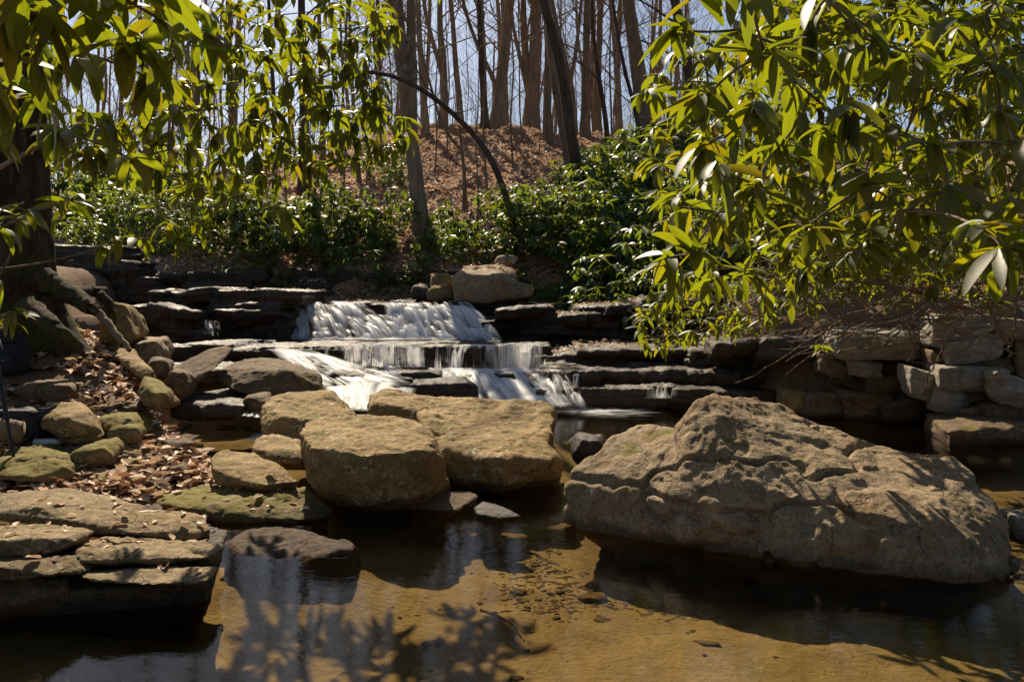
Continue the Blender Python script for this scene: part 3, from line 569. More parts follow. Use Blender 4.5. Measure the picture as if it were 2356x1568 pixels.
ledge('rock_ledge', 'bedrock step at the foot of the lower falls', 'wet', 700, 1260, 866, 945, 9.9, 1.2, 3, 14, strata=.02, jag=.15)
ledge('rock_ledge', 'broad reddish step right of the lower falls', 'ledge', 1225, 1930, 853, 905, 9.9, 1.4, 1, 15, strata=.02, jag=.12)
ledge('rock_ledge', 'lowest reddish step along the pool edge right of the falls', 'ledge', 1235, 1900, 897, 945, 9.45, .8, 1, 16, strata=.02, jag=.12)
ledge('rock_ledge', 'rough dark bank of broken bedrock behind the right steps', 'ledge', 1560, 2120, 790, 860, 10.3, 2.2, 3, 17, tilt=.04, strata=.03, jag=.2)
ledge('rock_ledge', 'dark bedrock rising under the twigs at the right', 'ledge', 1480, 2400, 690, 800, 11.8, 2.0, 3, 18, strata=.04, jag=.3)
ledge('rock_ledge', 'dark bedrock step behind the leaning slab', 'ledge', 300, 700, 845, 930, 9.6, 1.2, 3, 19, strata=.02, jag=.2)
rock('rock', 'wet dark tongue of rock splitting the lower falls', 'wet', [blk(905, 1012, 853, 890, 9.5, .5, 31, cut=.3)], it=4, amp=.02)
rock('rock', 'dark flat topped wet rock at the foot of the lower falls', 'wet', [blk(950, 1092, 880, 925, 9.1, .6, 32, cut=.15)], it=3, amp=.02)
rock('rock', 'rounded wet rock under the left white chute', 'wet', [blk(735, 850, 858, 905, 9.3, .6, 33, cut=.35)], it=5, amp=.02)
# ------------------------------------------------------------------ water
def wgrid(x0, x1, y0, y1, nx, ny, z):
    xs = np.linspace(x0, x1, nx); ys = np.linspace(y0, y1, ny); XX, YY = np.meshgrid(xs, ys)
    V = np.stack([XX.ravel(), YY.ravel(), np.full(XX.size, z)], 1); i = np.arange(nx*ny).reshape(ny, nx)
    return V, np.stack([i[:-1, :-1].ravel(), i[:-1, 1:].ravel(), i[1:, 1:].ravel(), i[1:, :-1].ravel()], 1)
V, Fc = wgrid(-3.5, 7, -8, 9.9, 40, 60, 0.)
tag(link('water', mk('water', V, Fc), M['water']), kind='structure')
def cascade(name, mat, top, bot, nx=200, ny=90, steps=3, amp=.06, seed=1, vs=1., lift=.05, dens=.5, bulge=.1, smooth=None):
    """silky sheet between a top edge and a bottom edge (lists of photo points), falling in steps"""
    t = np.array([P(*p) for p in top]); b = np.array([P(*p) for p in bot]); u = np.linspace(0, 1, nx); v = np.linspace(0, 1, ny)
    it = lambda a, uu: np.stack([np.interp(uu, np.linspace(0, 1, len(a)), a[:, k]) for k in range(3)], 1)
    T = it(t, u); B = it(b, u); UU, VV = np.meshgrid(u, v)
    smooth = smooth if smooth is not None else (.78 if mat == 'fall' else 0.)
    ph = fb2(UU*4.5, VV*1.3+seed, 1., 4, seed)*3.2*(1-np.exp(-VV*8))*np.minimum(1, (1-VV)*5)
    w = VV*steps+ph; fr = w-np.floor(w); st = (np.floor(w)+ss(.35, .95, fr)-ph*0)/steps
    st = np.clip((st-st[0:1])/(st[-1:]-st[0:1]+1e-6), 0, 1)
    st = st*(1-smooth)+VV*smooth
    Pz = T[None, :, 2]*(1-st)+B[None, :, 2]*st
    Pxy = T[None, :, :2]*(1-VV[..., None])+B[None, :, :2]*VV[..., None]
    n = fb2(UU*9, VV*4.2, 1., 4, seed+3); n2 = fb2(UU*40, VV*3., 1., 3, seed+5)
    pz = Pz+amp*.8*n*np.sin(VV*math.pi)+amp*.05*n2+lift
    py = Pxy[..., 1]-amp*1.2*n-amp*.1*n2-bulge*np.sin(fr*math.pi)*.35*(1-smooth)
    px = Pxy[..., 0]+amp*.1*n2
    V = np.stack([px.ravel(), py.ravel(), pz.ravel()], 1); i = np.arange(nx*ny).reshape(ny, nx)
    Fc = np.stack([i[:-1, :-1].ravel(), i[1:, :-1].ravel(), i[1:, 1:].ravel(), i[:-1, 1:].ravel()], 1)
    L = np.linalg.norm(T[-1]-T[0])
    uv = np.stack([UU.ravel(), VV.ravel()*vs*3], 1)
    rnd = np.clip(dens+1.25*fb2(UU*5, VV*2+seed, 1., 3, seed+9)+.28*(ss(.5, .9, fr)-.5)+.25*ss(.75, 1, VV), 0, 1)
    return tag(link(name, mk(name, V, Fc, uv=uv, rnd=rnd.ravel()), M[mat]), kind='structure')
def strands(top, bot, rows, per, seed, wmin=.10, wmax=.34, dens=.7, name='waterfall'):
    """rows of small arching sheets of water, each springing from a step of the rock"""
    g = random.Random(seed); T = [np.array(P(*p)) for p in top]; B = [np.array(P(*p)) for p in bot]; Vs = []; Fs = []; U = []; Rn = []; off = 0; k = 0
    nu, nv = 9, 14; i = np.arange(nu*nv).reshape(nv, nu); F0 = np.stack([i[:-1, :-1].ravel(), i[1:, :-1].ravel(), i[1:, 1:].ravel(), i[:-1, 1:].ravel()], 1)
    for r_ in range(rows):
        for q in range(per):
            f = (q+g.random())/per; v0 = min(max((r_+g.uniform(-.75, .75))/rows, 0), .93); v1 = min(v0+g.uniform(.9, 2.8)/rows, 1.02)
            a = (T[0]*(1-f)+T[1]*f)*(1-v0)+(B[0]*(1-f)+B[1]*f)*v0; f2 = f+(f-.5)*.04; b = (T[0]*(1-f2)+T[1]*f2)*(1-v1)+(B[0]*(1-f2)+B[1]*f2)*v1
            w = wmin+(wmax-wmin)*g.random()**1.6; h = a[2]-b[2]; u = np.linspace(-.5, .5, nu); v = np.linspace(0, 1, nv); UU, VV = np.meshgrid(u, v)
            pw = g.uniform(1.3, 2.2); x = a[0]*(1-VV)+b[0]*VV+UU*w*(1+.45*VV); y = a[1]+(b[1]-a[1])*VV**.85-.03+.05*UU*UU*4*0+.012*(np.abs(UU)*2)**2; z = a[2]-h*VV**pw+.045-.012*(np.abs(UU)*2)**2
            n = fb2(UU*3+k, VV*2, 1., 2, seed); y = y-.02*n; z = z+.012*n
            Vs.append(np.stack([x.ravel(), y.ravel(), z.ravel()], 1)); Fs.append(F0+off); off += nu*nv
            U.append(np.stack([(k+.01+(UU+.5)*.98).ravel(), (VV*3).ravel()], 1)); Rn.append(np.full(nu*nv, min(1, max(0, dens+g.uniform(-.22, .22))))); k += 1
    return tag(link(name, mk(name, np.concatenate(Vs), np.concatenate(Fs), uv=np.concatenate(U), rnd=np.concatenate(Rn)), M['strand']), kind='structure')
strands([(655, 697, 13.1), (832, 698, 13.15)], [(662, 786, 12.15), (905, 793, 12.0)], 4, 24, 1, dens=.60, wmin=.05, wmax=.26)
strands([(885, 701, 13.0), (1068, 699, 13.0)], [(905, 793, 12.1), (1145, 794, 12.0)], 4, 24, 2, dens=.64, wmin=.05, wmax=.28)
strands([(822, 730, 12.8), (900, 728, 12.8)], [(840, 793, 12.1), (960, 794, 12.1)], 3, 11, 3, dens=.55, wmin=.05, wmax=.2)
strands([(990, 852, 10.25), (1240, 852, 10.3)], [(1050, 944, 9.1), (1310, 942, 9.1)], 4, 15, 4, dens=.72)
strands([(625, 800, 10.65), (720, 812, 10.5)], [(745, 900, 8.95), (950, 893, 9.2)], 5, 8, 5, dens=.55, wmin=.05, wmax=.3)
strands([(750, 888, 9.05), (950, 885, 9.25)], [(775, 950, 8.15), (900, 950, 8.0)], 3, 8, 6, dens=.74)
strands([(1225, 866, 9.9), (1300, 862, 9.95)], [(1240, 944, 9.1), (1340, 944, 9.1)], 3, 6, 7, dens=.55, wmin=.05, wmax=.16)
cascade('waterfall', 'veil', [(740, 802, 10.75), (835, 800, 10.7)], [(735, 850, 10.5), (835, 853, 10.5)], steps=1, seed=6, dens=.5, amp=.03)
cascade('waterfall', 'veil', [(820, 797, 10.6), (980, 798, 10.6)], [(818, 852, 10.3), (985, 853, 10.3)], steps=1, seed=7, dens=.62, amp=.03)
cascade('waterfall', 'veil', [(975, 801, 10.6), (1250, 798, 10.6)], [(972, 862, 10.3), (1255, 865, 10.3)], steps=1, seed=8, dens=.6, amp=.03)
cascade('waterfall', 'veil', [(700, 845, 10.5), (1000, 850, 10.3)], [(800, 880, 9.4), (1100, 900, 9.2)], steps=2, seed=12, dens=.6, amp=.05)
cascade('waterfall', 'trickle', [(1230, 858, 9.85), (1300, 858, 9.85)], [(1230, 925, 9.3), (1300, 925, 9.3)], nx=60, steps=2, seed=13, dens=.5, amp=.03)
cascade('waterfall', 'trickle', [(1320, 868, 9.75), (1345, 868, 9.75)], [(1305, 935, 9.2), (1338, 935, 9.2)], nx=40, steps=2, seed=14, dens=.8, amp=.03)
cascade('waterfall', 'trickle', [(1488, 895, 9.4), (1560, 897, 9.4)], [(1476, 925, 9.1), (1560, 925, 9.15)], nx=60, steps=1, seed=15, dens=.5, amp=.03)
cascade('waterfall', 'trickle', [(470, 742, 11.9), (500, 745, 11.9)], [(468, 778, 11.6), (512, 780, 11.6)], nx=50, steps=2, seed=16, dens=.62, amp=.03)
cascade('waterfall', 'veil', [(540, 788, 10.6), (640, 790, 10.6)], [(535, 800, 10.45), (640, 803, 10.45)], nx=80, ny=20, steps=1, seed=17, dens=.55, amp=.02)
cascade('waterfall', 'fall', [(565, 948, 7.9), (600, 945, 7.9)], [(555, 968, 7.3), (600, 972, 7.3)], nx=50, ny=30, steps=1, seed=18, dens=.6, amp=.03)
def foam(px0, px1, Y0, Y1, seed, dens, z=.006, far=0):
    xa, xb = X(px0, (Y0+Y1)/2), X(px1, (Y0+Y1)/2); V, Fc = wgrid(xa, xb, Y0, Y1, 60, 60, z)
    u = (V[:, 0]-xa)/(xb-xa); v = (V[:, 1]-Y0)/(Y1-Y0)
    V[:, 2] += .012*fbm(V*np.array([9, 9, 1.]), 3, seed)+.008
    r = np.clip(dens+.5*fbm(V*1.5, 3, seed)-1.3*np.abs(u-.5)**1.6-1.2*(1-ss(0, .8, v))*1.0, 0, 1)
    tag(link('foam', mk('foam', V, Fc, uv=np.stack([u, v], 1), rnd=r), M['foam']), kind='structure')
foam(1180, 1560, 7.6, 9.45, 3, .55); foam(730, 960, 7.6, 8.9, 5, .95); foam(1040, 1330, 8.6, 9.5, 7, 1.0)
foam(540, 620, 6.9, 7.7, 9, .7); foam(640, 1165, 11.5, 12.35, 21, 1.1, .665); foam(1000, 1280, 9.9, 10.5, 23, 1.1, .36)

# ------------------------------------------------------------------ tubes
class TB:
    def __init__(s): s.V = []; s.F = []; s.n = 0
    def tube(s, pts, rad, k=6):
        pts = np.asarray(pts, float); rad = np.asarray(rad, float); n = len(pts)
        T = np.gradient(pts, axis=0); T /= np.linalg.norm(T, axis=1)[:, None]+1e-9
        ref = np.array([0, 0, 1.]) if abs(T[:, 2]).mean() < .8 else np.array([1., 0, 0])
        A = np.cross(T, ref); A /= np.linalg.norm(A, axis=1)[:, None]+1e-9; B = np.cross(T, A)
        a = np.arange(k)/k*2*math.pi
        ring = pts[:, None]+rad[:, None, None]*(A[:, None]*np.cos(a)[None, :, None]+B[:, None]*np.sin(a)[None, :, None])
        s.V.append(ring.reshape(-1, 3)); i = np.arange(n*k).reshape(n, k)+s.n; j = np.roll(i, -1, 1)
        s.F.append(np.stack([i[:-1].ravel(), j[:-1].ravel(), j[1:].ravel(), i[1:].ravel()], 1)); s.n += n*k
    def mesh(s, name): return mk(name, np.concatenate(s.V), np.concatenate(s.F))
def bez(a, b, r, n=6, sag=0.):
    a = np.array(a, float); b = np.array(b, float); L = np.linalg.norm(b-a); m = (a+b)/2+np.array([r.uniform(-1, 1), r.uniform(-1, 1), r.uniform(-1, 1)])*L*.12+np.array([0, 0, sag*L])
    t = np.linspace(0, 1, n)[:, None]; return a*(1-t)**2+m*2*t*(1-t)+b*t*t

# ------------------------------------------------------------------ leaves
def leaf_arr(base, head, pitch, L, Wd, droop, roll, nseg, fold=.25, rs=0):
    """batch of leaves; returns V, F, uv, rnd"""
    n = len(L); t = np.linspace(0, 1, nseg+1)
    th = pitch[:, None]-droop[:, None]*t[None]**1.2
    dl = L[:, None]/nseg; mid = (th[:, 1:]+th[:, :-1])/2
    hx = np.concatenate([np.zeros((n, 1)), np.cumsum(np.cos(mid)*dl, 1)], 1); hz = np.concatenate([np.zeros((n, 1)), np.cumsum(np.sin(mid)*dl, 1)], 1)
    h = np.stack([np.cos(head), np.sin(head), np.zeros(n)], 1); sd_ = np.stack([-np.sin(head), np.cos(head), np.zeros(n)], 1)
    c = base[:, None]+h[:, None]*hx[..., None]+np.array([0, 0, 1.])*hz[..., None]
    nrm = -h[:, None]*np.sin(th)[..., None]+np.array([0, 0, 1.])*np.cos(th)[..., None]
    s_ = sd_[:, None]*np.cos(roll)[:, None, None]+nrm*np.sin(roll)[:, None, None]
    nn = nrm*np.cos(roll)[:, None, None]-sd_[:, None]*np.sin(roll)[:, None, None]
    prof = np.clip(np.sin(math.pi*np.clip(t*.93+.04, 0, 1)**.85), 0, 1)**.75; prof[0] = .10; prof[-1] = .04
    w = Wd[:, None]*.5*prof[None]
    V = np.stack([c-s_*w[..., None]+nn*(w*fold)[..., None], c, c+s_*w[..., None]+nn*(w*fold)[..., None]], 2)
    V = V.reshape(-1, 3); i = np.arange(n*(nseg+1)*3).reshape(n, nseg+1, 3)
    F1 = np.stack([i[:, :-1, 0], i[:, :-1, 1], i[:, 1:, 1], i[:, 1:, 0]], -1).reshape(-1, 4); F2 = np.stack([i[:, :-1, 1], i[:, :-1, 2], i[:, 1:, 2], i[:, 1:, 1]], -1).reshape(-1, 4)
    uv = np.zeros((n, nseg+1, 3, 2)); uv[..., 0] = [0, .5, 1]; uv[..., 1] = t[None, :, None]
    g = np.random.default_rng(rs); rn = np.repeat(g.random(n), (nseg+1)*3)
    return V, np.concatenate([F1, F2]), uv.reshape(-1, 2), rn
def rosettes(centers, L, nleaf, seed, nseg=5, wr=.30, droop=(.3, 1.2), pitch=(-1.1, .35)):
    g = np.random.default_rng(seed); B = []; Hd = []; Pt = []; Ln = []
    for c, l in zip(centers, L):
        k = int(g.integers(nleaf[0], nleaf[1]+1)); a0 = g.random()*6.3; sag = g.normal(0, .25)
        for j in range(k):
            B.append(np.array(c)+g.normal(0, .012, 3)*l/.15); Hd.append(a0+j*2.4+g.normal(0, .2)); Pt.append(g.uniform(*pitch)+sag); Ln.append(l*g.uniform(.62, 1.12))
    n = len(B); Ln = np.array(Ln)
    return leaf_arr(np.array(B), np.array(Hd), np.array(Pt), Ln, Ln*wr*g.uniform(.8, 1.2, n), g.uniform(droop[0], droop[1], n), g.normal(0, .35, n), nseg, rs=seed)
def skeleton(tb, root, tips, r0, r1, seed, k=5, bias=.55, sag=.03):
    """grow stems from the root to every tip"""
    g = random.Random(seed); root = np.array(root, float); nodes = [root]; rads = [r0]
    for tp in sorted([np.array(t, float) for t in tips], key=lambda p: np.linalg.norm(p-root)):
        N = np.array(nodes); d = np.linalg.norm(N-tp, axis=1)+bias*0
        j = int(np.argmin(d)); a = N[j]; L = d[j]; ra = max(min(rads[j], r0)*.8, r1*1.2)
        pts = bez(a, tp-np.array([0, 0, .01]), g, 7, sag); rr = np.linspace(ra, max(r1, ra*.45), 7); tb.tube(pts, rr, k)
        for q in (2, 4, 6): nodes.append(pts[q]); rads.append(rr[q])
def shrub(name, label, cat, root, tips, L, nleaf, seed, group=None, mat='leaf', nseg=5, r0=.02, r1=.0035, extra=(), k=5, wr=.28, **kw):
    e = empty(name, tuple(root), label, cat, group); tips = np.array(tips); L = np.array(L); root = np.array(root, float)
    V, Fc, uv, rn = rosettes(tips, L, nleaf, seed, nseg, wr, **kw)
    link('foliage', mk('foliage', V-root, Fc, uv=uv, rnd=rn), M[mat], e)
    tb = TB(); skeleton(tb, root-root, list(tips-root), r0, r1, seed, k)
    for pts, rr in extra: tb.tube(np.asarray(pts)-root, rr, k)
    link('branches', tb.mesh('branches'), M['twig'], e)
    return e

# ------------------------------------------------------------------ foreground rhododendrons
def inside(poly, x, y):
    c = False; j = len(poly)-1
    for i in range(len(poly)):
        if (poly[i][1] > y) != (poly[j][1] > y) and x < (poly[j][0]-poly[i][0])*(y-poly[i][1])/(poly[j][1]-poly[i][1])+poly[i][0]: c = not c
        j = i
    return c
def fill(poly, n, Y0, Y1, seed, mind=0):
    r = random.Random(seed); out = []; xs = [p[0] for p in poly]; ys = [p[1] for p in poly]; t = 0
    while len(out) < n and t < n*60:
        t += 1; x = r.uniform(min(xs), max(xs)); y = r.uniform(min(ys), max(ys))
        if not inside(poly, x, y): continue
        if mind and any((x-a)**2+(y-b)**2 < mind*mind for a, b, _ in out): continue
        out.append((x, y, r.uniform(Y0, Y1)))
    return out
def tipsP(l): return [P(*p) for p in l]
# big close leaves, upper left
near = [(150, -30, 2.0), (240, 20, 2.1), (300, 95, 2.15), (360, 30, 2.0), (215, -60, 1.9), (40, 40, 2.2), (90, 110, 2.4), (-40, 140, 2.1), (0, -20, 2.0), (330, -50, 1.9), (420, 0, 2.3), (470, 60, 2.6), (60, -60, 1.8), (110, 30, 2.0), (180, 110, 2.3), (260, -50, 1.8), (400, 130, 2.5), (20, 200, 2.5), (100, 220, 2.7), (-40, 20, 1.9), (340, 170, 2.5), (-30, 300, 2.7)]
shrub('rhododendron', 'close rhododendron branch with the largest hanging leaves in the upper left corner', 'shrub', (-2.3, 2.2, 2.6), tipsP(near), [.185]*len(near), (8, 11), 101, nseg=10, r0=.014, r1=.004, k=8, droop=(.2, .9), pitch=(-1.25, .25), wr=.28)
# middle sprays, upper left
pl = [(480, 0), (900, 0), (910, 60), (880, 120), (870, 300), (800, 380), (720, 400), (650, 350), (560, 430), (420, 420), (200, 400), (110, 330), (200, 240), (400, 200), (460, 100)]
mid = [(x, y, 3.3+Y*(.55+x/300)) for x, y, Y in fill(pl, 104, .85, 1.15, 5, 33)]
mid += [(x, y, Y) for x, y, Y in fill([(560, 160), (900, 120), (935, 330), (800, 400), (600, 420)], 34, 6.1, 7.2, 55, 30)]
mid += [(245, 270, 2.9), (400, 250, 3.2), (430, 330, 3.4), (300, 360, 3.2), (130, 300, 3.0), (760, 20, 5.6), (870, 30, 6), (850, 95, 6.1), (800, 150, 6), (935, 300, 6.9), (870, 250, 6.5), (840, 320, 6.4), (780, 260, 6.2)]
shrub('rhododendron', 'wide rhododendron spray with backlit leaves reaching over the stream from the left', 'shrub', (-3.4, 4.3, 1.75), tipsP(mid), [.175+.008*(p[2]-4) for p in mid], (7, 11), 102, nseg=7, r0=.026, r1=.0035, k=6, pitch=(-1.3, .3))
ov = fill([(100, -40), (1000, -20), (1050, -460), (-200, -560)], 210, 3.6, 6.6, 43, 22)
shrub('rhododendron', 'rhododendron canopy reaching overhead above the left sprays at the top edge', 'shrub', (-3.6, 4.8, 3.2), tipsP(ov), [.18]*len(ov), (7, 10), 110, nseg=4, r0=.02, r1=.004)
low = [(155, 460, 3.0), (40, 500, 3.2), (60, 480, 3.0), (0, 520, 3.0), (660, 490, 4.2), (640, 480, 4.3), (385, 510, 3.9), (415, 545, 4.0), (265, 555, 4.0), (240, 560, 4.1), (-10, 640, 3.2), (480, 470, 4.3), (520, 455, 4.4), (420, 440, 4.2), (350, 480, 4.2), (560, 440, 4.5), (330, 545, 4.1), (455, 505, 4.2)]
shrub('rhododendron', 'thin low rhododendron branches with few leaf clusters in front of the big tree', 'shrub', (-3.0, 3.6, 1.45), tipsP(low), [.14]*len(low), (6, 9), 103, nseg=7, r0=.016, r1=.003, k=6)
sp = [(30, 715, 3.0), (-15, 735, 3.0)]
shrub('rhododendron', 'single small leaf cluster hanging before the trunk at the left edge', 'shrub', (-2.4, 3.0, 1.6), tipsP(sp), [.12, .11], (7, 8), 104, nseg=7, r0=.006, r1=.003, k=6)
# right side: close big leaves
nr = [(1600, -40, 2.3), (1720, -50, 2.3), (1560, 60, 2.6), (1760, 120, 2.5), (1640, 200, 2.6), (1610, 210, 2.5), (1730, 240, 2.8), (1830, 180, 2.9), (1660, 390, 2.6), (1610, 330, 3.0), (1740, 420, 2.8), (1900, 300, 3.0), (1590, 580, 2.8), (1570, 470, 3.0), (1700, 480, 2.9),
      (1990, 420, 2.8), (2050, 300, 2.9), (2280, 150, 2.9), (2300, 250, 2.9), (2200, 60, 3.0), (2340, 330, 2.8), (2260, 520, 2.2), (2310, 570, 2.1), (1980, 80, 2.6), (2100, 120, 2.6), (2080, 480, 2.7), (1860, 60, 2.6), (1850, 520, 2.9), (2340, 460, 2.8), (1950, 250, 2.9), (2150, 330, 2.8), (1790, 330, 2.9), (1700, 60, 2.6), (1900, -10, 2.6), (2180, 430, 2.7), (1530, 590, 2.9)]
shrub('rhododendron', 'close rhododendron branches with large yellow green hanging leaves on the right', 'shrub', (2.6, 2.6, 1.9), tipsP(nr), [.18]*len(nr), (8, 11), 105, nseg=10, r0=.02, r1=.004, k=8, droop=(.2, .9), pitch=(-1.25, .25), wr=.28)
pr = [(1540, 120), (1700, 60), (1820, 0), (2380, -20), (2380, 600), (2100, 610), (1950, 580), (1820, 640), (1720, 700), (1560, 640), (1600, 560), (1500, 500), (1470, 330), (1440, 280)]
m1 = fill(pr, 230, 3.6, 5.4, 11, 21)+fill([(1560, 0), (1700, -650), (2600, -700), (2500, 100)], 120, 3.4, 5.6, 41, 30)
shrub('rhododendron', 'dense mass of rhododendron leaves behind the close right branches', 'shrub', (3.6, 4.6, .9), tipsP(m1), [.17]*len(m1), (8, 11), 106, nseg=6, r0=.035, r1=.0035)
prb = [(1700, 60), (1820, -250), (2380, -300), (2380, 600), (2100, 640), (1950, 600), (1820, 640), (1760, 560), (1720, 400), (1660, 220)]
m2 = fill(prb, 820, 5.6, 8.8, 12, 8)+fill([(1900, 600), (2390, 560), (2390, 700), (2000, 690)], 40, 6.8, 8.4, 19, 20)
shrub('rhododendron', 'deepest rhododendron thicket filling the right side behind the leaf mass', 'shrub', (4.6, 7.4, .9), tipsP(m2), [.18]*len(m2), (8, 11), 107, nseg=3, r0=.04, r1=.004, mat='leaf')
p3 = [(1460, 690), (1560, 640), (1760, 640), (1900, 600), (2000, 560), (1960, 680), (1880, 700), (1700, 760), (1560, 790), (1480, 790)]
m3 = fill(p3, 62, 5.6, 7.0, 13, 20)+[(1475, 715, 6.2), (1500, 705, 6.2), (1550, 770, 6.0), (1520, 790, 6.1), (1885, 800, 6.3), (1700, 745, 6.4)]
shrub('rhododendron', 'lowest rhododendron branches drooping over the pool ledges at the right', 'shrub', (4.2, 7.2, 1.2), tipsP(m3), [.14]*len(m3), (6, 9), 108, nseg=5, r0=.03, r1=.0035)
# bare tangle of stems over the right bank
tb = TB(); r = random.Random(5); nodes = []
org = np.array((4.6, 8.2, .95))
for k in range(190):
    a = P(r.uniform(1700, 2380), r.uniform(600, 760), r.uniform(6.2, 8.0)); dx = r.uniform(-1.1, .7); b = (a[0]+dx, a[1]+r.uniform(-.4, .4), a[2]+r.uniform(-.45, .3))
    m = bez(a, b, r, 9, r.uniform(-.25, .12)); m = m+np.cumsum(np.random.default_rng(k).normal(0, .012, m.shape), 0)
    q = r.uniform(.003, .010); tb.tube(m-org, np.linspace(q, q*.5, 9), 5)
for (pts, q) in (([(2356, 700, 7.2), (2200, 690, 7.2), (2060, 700, 7.2), (1900, 700, 7.0), (1790, 745, 6.8), (1740, 780, 6.7)], .011), ([(1880, 822, 6.6), (1960, 800, 6.7), (2040, 795, 6.8), (2100, 780, 7.0), (2130, 740, 7.2)], .011),
                 ([(1880, 822, 6.6), (1895, 790, 6.7), (1890, 765, 6.8), (1840, 735, 6.9)], .012), ([(2356, 560, 6), (2240, 600, 6), (2120, 650, 6.2), (2060, 700, 6.4)], .016), ([(2340, 640, 6.2), (2335, 760, 6.4), (2320, 820, 6.6)], .012),
                 ([(2100, 650, 7), (2080, 730, 7), (2100, 800, 7), (2090, 830, 7)], .008), ([(2250, 680, 7), (2180, 780, 7), (2120, 900, 7.2)], .01)):
    A = np.array([P(*p) for p in pts]); t = np.linspace(0, 1, len(A)); tt = np.linspace(0, 1, 24); C = np.stack([np.interp(tt, t, A[:, k]) for k in range(3)], 1)
    C = C+np.random.default_rng(len(pts)).normal(0, .008, C.shape); tb.tube(C-org, np.linspace(q, q*.6, 24), 6)
e = empty('rhododendron', tuple(org), 'leafless tangle of pale bare stems hanging over the stone stacks', 'shrub'); link('branches', tb.mesh('branches'), M['twig'], e)

# ------------------------------------------------------------------ middle distance shrubs
def shrub_variant(seed, w, h, n, L):
    r = random.Random(seed); tips = []
    while len(tips) < n:
        x, y, z = r.uniform(-1, 1), r.uniform(-1, 1), r.uniform(0, 1); d = x*x+y*y+(z*1.0)**2
        if d > 1.05 or d < .18: continue
        if math.sin(x*5+seed)*math.cos(y*4+seed*2)*math.sin(z*6) > .35: continue
        tips.append((x*w, y*w*.8, .2+z*h))
    return tips, [L*r.uniform(.8, 1.15) for _ in tips]
variants = []
lab0 = 'waist high rhododendron bush on the far slope'
def build_variant(seed, w, h, n, L, loc, label):
    tips, Ls = shrub_variant(seed, w, h, n, L)
    e = empty('rhododendron', (0, 0, 0), label, 'shrub', 'rhododendrons on the far slope')
    V, Fc, uv, rn = rosettes(tips, Ls, (7, 10), seed, 3, .30, droop=(.3, 1.1), pitch=(-1.0, .3)); link('foliage', mk('foliage', V, Fc, uv=uv, rnd=rn), M['leaf_far'], e)
    tb = TB(); skeleton(tb, (0, 0, -.2), tips, .03, .005, seed, 4); link('branches', tb.mesh('branches'), M['twig'], e)
    return e
base = [build_variant(s, 1.15, 1.35, 82, .24, None, lab0) for s in (21, 22, 23)]+[build_variant(s, 1.5, 1.0, 92, .24, None, lab0) for s in (24, 25)]
# (photo x, photo y of the bush foot, distance, scale)
spots = [(190, 470, 21, 1.2), (270, 480, 20, 1.2), (350, 500, 19, 1.2), (450, 505, 19, 1.2), (545, 515, 18.5, 1.2), (630, 540, 18, 1.1), (230, 540, 17.5, 1.0), (320, 560, 17.3, 1.0), (420, 570, 17.2, 1), (520, 575, 17, 1), (610, 590, 17, 1), (700, 585, 17, 1.05), (780, 590, 17, 1.0),
         (700, 520, 19, .9), (770, 540, 18.5, 1), (850, 570, 17.6, 1.0), (870, 600, 16.8, .8), (935, 560, 17.6, .9), (1010, 570, 17, 1.1), (1080, 560, 17, 1.3), (1060, 600, 16.3, .9), (1150, 570, 16.6, 1.3), (1240, 560, 16.6, 1.3), (1160, 600, 16, .9),
         (1320, 560, 16.6, 1.3), (1400, 560, 16, 1.35), (1460, 520, 16, 1.4), (1290, 500, 18.5, 1.2), (1370, 480, 19, 1.3), (1440, 460, 19, 1.4), (1500, 430, 20, 1.5), (1260, 600, 15.6, 1.0), (1360, 600, 15.4, 1.0), (1450, 600, 15, 1.1), (1530, 560, 15, 1.4), (880, 440, 24, .8), (900, 470, 22.5, .7),
         (1600, 540, 14.5, 1.5), (1650, 500, 13.5, 1.5), (1700, 560, 12.6, 1.3), (1600, 600, 12.6, 1.1), (1335, 0, 21, 1.0), (570, 1, 16.2, .6), (660, 1, 15.9, .55), (820, 1, 16.1, .6), (905, 1, 15.8, .5), (1250, 1, 14.9, .6), (1330, 1, 14.6, .7), (1420, 1, 14.2, .8), (1500, 1, 13.8, .7), (1000, 1, 15.7, .45), (1400, 0, 21.5, 1.25), (1455, 0, 22, 1.35), (1505, 0, 22.5, 1.5), (1560, 0, 23, 1.6), (1425, 0, 18.5, 1.35), (1340, 0, 18, 1.15), (1480, 0, 18.5, 1.5), (1230, 0, 19.5, .8), (1150, 0, 19.3, .7), (180, 0, 22, 1.5), (260, 0, 23, 1.4), (340, 0, 24, 1.3), (430, 0, 24, 1.1), (540, 0, 23.5, 1.), (1760, 560, 12.0, 1.4), (1850, 560, 11.5, 1.4), (1560, 470, 17, 1.5), (1230, 520, 18, 1.0), (130, 520, 17, 1.1), (140, 470, 20, 1.2), (1620, 420, 18, 1.6), (1550, 400, 20, 1.5), (380, 450, 22, 1.1), (500, 450, 22, 1), (600, 460, 21, .9), (1120, 610, 15.4, .6), (960, 605, 16, .6), (740, 610, 16.4, .7)]
def ordn(n):
    u = ['first', 'second', 'third', 'fourth', 'fifth', 'sixth', 'seventh', 'eighth', 'ninth', 'tenth', 'eleventh', 'twelfth', 'thirteenth', 'fourteenth', 'fifteenth', 'sixteenth', 'seventeenth', 'eighteenth', 'nineteenth']
    if n <= 19: return u[n-1]
    te = ('twenti', 'thirti', 'forti', 'fifti', 'sixti', 'seventi')[n//10-2]
    return te+'eth' if n % 10 == 0 else te[:-1]+'y '+u[n % 10-1]
r = random.Random(3); used = set(); spots.sort()
